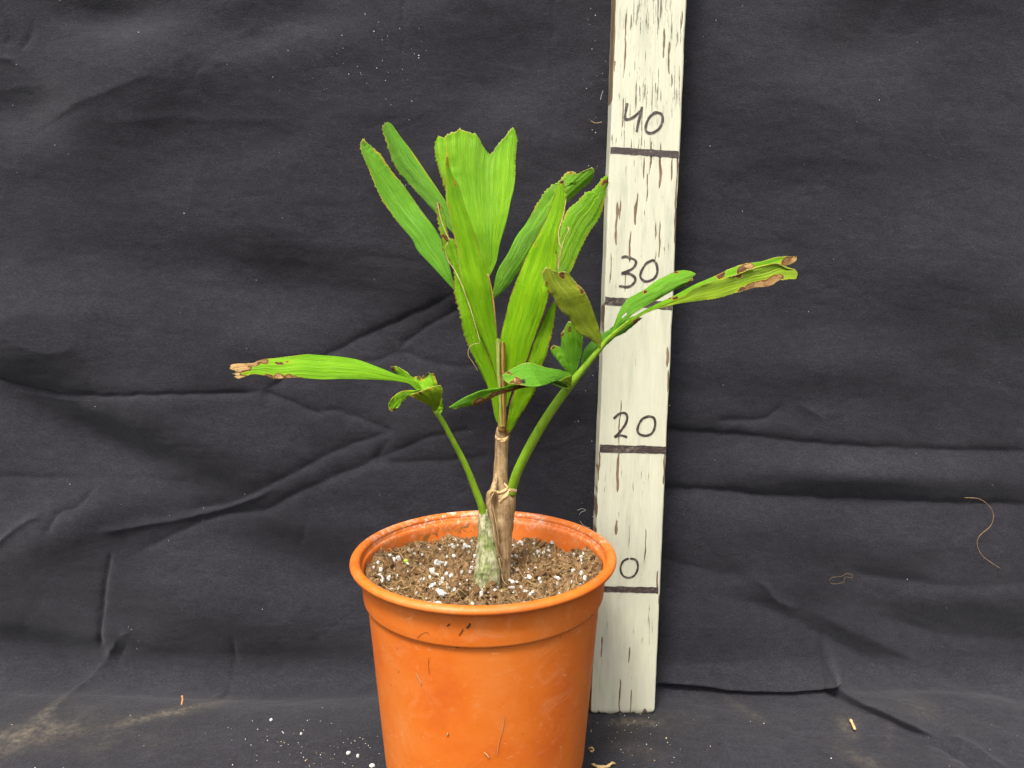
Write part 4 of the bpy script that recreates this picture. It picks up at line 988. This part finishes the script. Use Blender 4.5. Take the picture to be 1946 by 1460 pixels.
leaf('leaflet', lf, [(815, 752), (802, 740), (790, 742), (773, 742), (758, 746), (746, 756), (741, 763)], [(812, 758), (800, 752), (790, 751), (778, 752), (766, 762), (753, 777)], T=[(741, 763), (738, 770), (740, 780), (745, 783), (753, 777)], Y=(.382, .377, .374), tilt=.3, arch=.1, teeth=(0, 2.5, 2), tstart=.4, lite=.5, yel=4, dry=[(749, 781, 6, .68), (742, 783, 5, .6)], black=[(741, 770, 5, .8), (795, 749, 4, .8)], seed=25, k=1.8)
leaf('leaflet', lf, [(824, 782), (815, 771), (797, 761), (778, 752)], [(828, 781), (833, 775), (839, 754), (841, 741), (837, 732)], T=[(778, 752), (790, 747), (805, 741), (820, 735), (837, 732)], Y=(.384, .377, .372), tilt=.3, arch=.25, pleat=5, pamp=.3, teeth=(0, 1, 1.5), olive=.55, lite=.3, yel=5, dry=[(815, 738, 9, .42), (797, 745, 5, .6)], seed=26, k=1.8)
leaf('leaflet', lf, [(829, 786), (832, 777), (838, 762), (839, 757)], [(834, 792), (838, 786), (842, 777), (841, 765), (840, 758)], Y=(.386, .388, .387), tilt=.3, lite=.6, seed=27, k=2)

# ------------------------------------------------------------------ bits lying about on the cloth
def floor_at(px, py, up=.0004): return at_z(px, py, up)
pl2 = [blob_mesh('perlite_grain', 2, .2, (1, .8, .7), 600 + i, PERL) for i in range(3)]
for px, py, s, lab in [(662, 1431, 4.6, 'white perlite grain on the cloth, largest of those left of the pot'), (680, 1437, 4.0, 'white perlite grain on the cloth between the largest grain and the pot'), (707, 1455, 5.0, 'tan-white perlite grain beside the bottom left of the pot'), (515, 1368, 3.6, 'small yellowish grain on the cloth farthest left of the pot'), (572, 1395, 3.2, 'smallest pale grain on the cloth, well left of the pot')]:
    p = floor_at(px, py, .0010)
    tag(scatter_obj('perlite_grain', pl2[px % 3], p, s / FPX * .5), lab, 'perlite grain', 'perlite grains spilled left of the pot')
def splinter(name, pts, r, mat, label, cat):
    C = catmull(pts, 14); P = at_z(C[:, 0], C[:, 1], C[:, 2]); 
    V, F = tubes([P], [r * (1 + .3 * rng.uniform(-1, 1, 14))], 6); o = mesh_obj(name, V, F, mat); tag(o, label, cat); return o
def wall_pt(px, py, out=.004):
    lean = math.radians(1.6); n = np.array([0, -math.cos(lean), math.sin(lean)]); p0 = np.array([0, .5315, .02]) + n * out
    x, y, z = ray(px, py); d = np.stack([x, y, z], -1); c = np.array([0, 0, CAMZ]); t = ((p0 - c) @ n) / (d @ n); return c + d * t[..., None]
splinter('wood_splinter', [(1616, 1367, .003), (1620, 1376, .002), (1625, 1387, .0015)], .0009, STRAW, 'pale straw-coloured splinter on the cloth right of the board', 'splinter')
splinter('bark_sliver', [(1124, 1452, .001), (1140, 1458, .002), (1156, 1456, .0015), (1163, 1450, .003), (1170, 1452, .001)], .0010, STRAW, 'curled tan bark sliver right of the pot base', 'bark sliver')
splinter('bark_curl', [(1118, 1423, .001), (1124, 1421, .003), (1128, 1424, .002), (1126, 1428, .001), (1120, 1427, .001)], .0006, STRAW, 'small tan curl on the cloth close to the right side of the pot', 'bark curl')
_o = splinter('orange_splinter', [(346, 1322, .008), (347, 1330, .006), (345, 1340, .005)], .0008, SPLINT, 'small upright orange-brown splinter on the cloth at lower left', 'splinter')
def thread(pts, r, label, mat=LINT):
    C = catmull(pts, 50); P = wall_pt(C[:, 0], C[:, 1], .006); V, F = tubes([P], [r], 4); o = mesh_obj('loose_thread', V, F, mat); return tag(o, label, 'thread', 'loose threads and hairs on the cloth')
thread([(1832, 946), (1860, 948), (1880, 962), (1888, 980), (1882, 1000), (1862, 1018), (1857, 1035), (1866, 1055), (1882, 1068), (1902, 1081)], .00016, 'long pale wavy hair on the cloth near the right edge', HUSK)
thread([(1577, 1104), (1580, 1098), (1600, 1095), (1610, 1090), (1622, 1095), (1616, 1098), (1606, 1097), (1602, 1107), (1585, 1110), (1577, 1107)], .00007, 'small looped pale thread on the cloth right of the board', HUSK)
thread([(1097, 970), (1106, 967), (1113, 970), (1104, 974), (1101, 979)], .0001, 'short curled white thread between the pot rim and the board')
thread([(1102, 990), (1108, 998), (1116, 1002), (1122, 1004)], .00012, 'thin white thread just above the pot rim beside the board')
thread([(1123, 230), (1132, 234), (1144, 232)], .0002, 'tan lint thread left of the board below the 40', STRAW)
thread([(1141, 190), (1144, 178), (1146, 172)], .00014, 'short upright white thread left of the 40')

# lint and grit nobody could count
def lint(n, fn, smin, smax, seed, mat, name, label):
    V, F = crumbs(n, fn, smin, smax, seed)
    tag(mesh_obj(name, V, F, mat, smooth_=False), label, None, None, 'stuff')
def lp_wall():
    q = random.random()
    if q < .22: px, py = random.gauss(690, 60), random.gauss(120, 60)
    elif q < .34: px, py = random.gauss(1125, 14), random.uniform(0, 330)
    elif q < .42: px, py = random.gauss(1115, 14), random.uniform(640, 1000)
    else: px, py = random.uniform(-60, 2000), random.uniform(-40, 1290)
    return wall_pt(np.float64(px), np.float64(py), .0045)
lint(330, lp_wall, .00012, .00055, 41, LINT, 'lint_specks', 'tiny white lint specks on the hanging cloth')
def lp_floor():
    q = random.random()
    if q < .42: px, py = random.gauss(610, 70), random.gauss(1420, 30)
    elif q < .72: px, py = random.gauss(1190, 50), random.gauss(1400, 32)
    else: px, py = random.uniform(-40, 1980), random.uniform(1345, 1475)
    p = at_z(np.float64(px), np.float64(max(py, 1345)), .0008)
    d = math.hypot(p[0] - PX, p[1] - PY)
    if d < .06: p[0] = PX + (p[0] - PX) * .062 / d; p[1] = PY + (p[1] - PY) * .062 / d
    return p
lint(260, lp_floor, .0001, .0006, 42, PERL, 'perlite_dust', 'white perlite dust scattered on the cloth')
lint(140, lp_floor, .0001, .0007, 43, LINTB, 'tan_grit', 'tan soil grit scattered on the cloth')
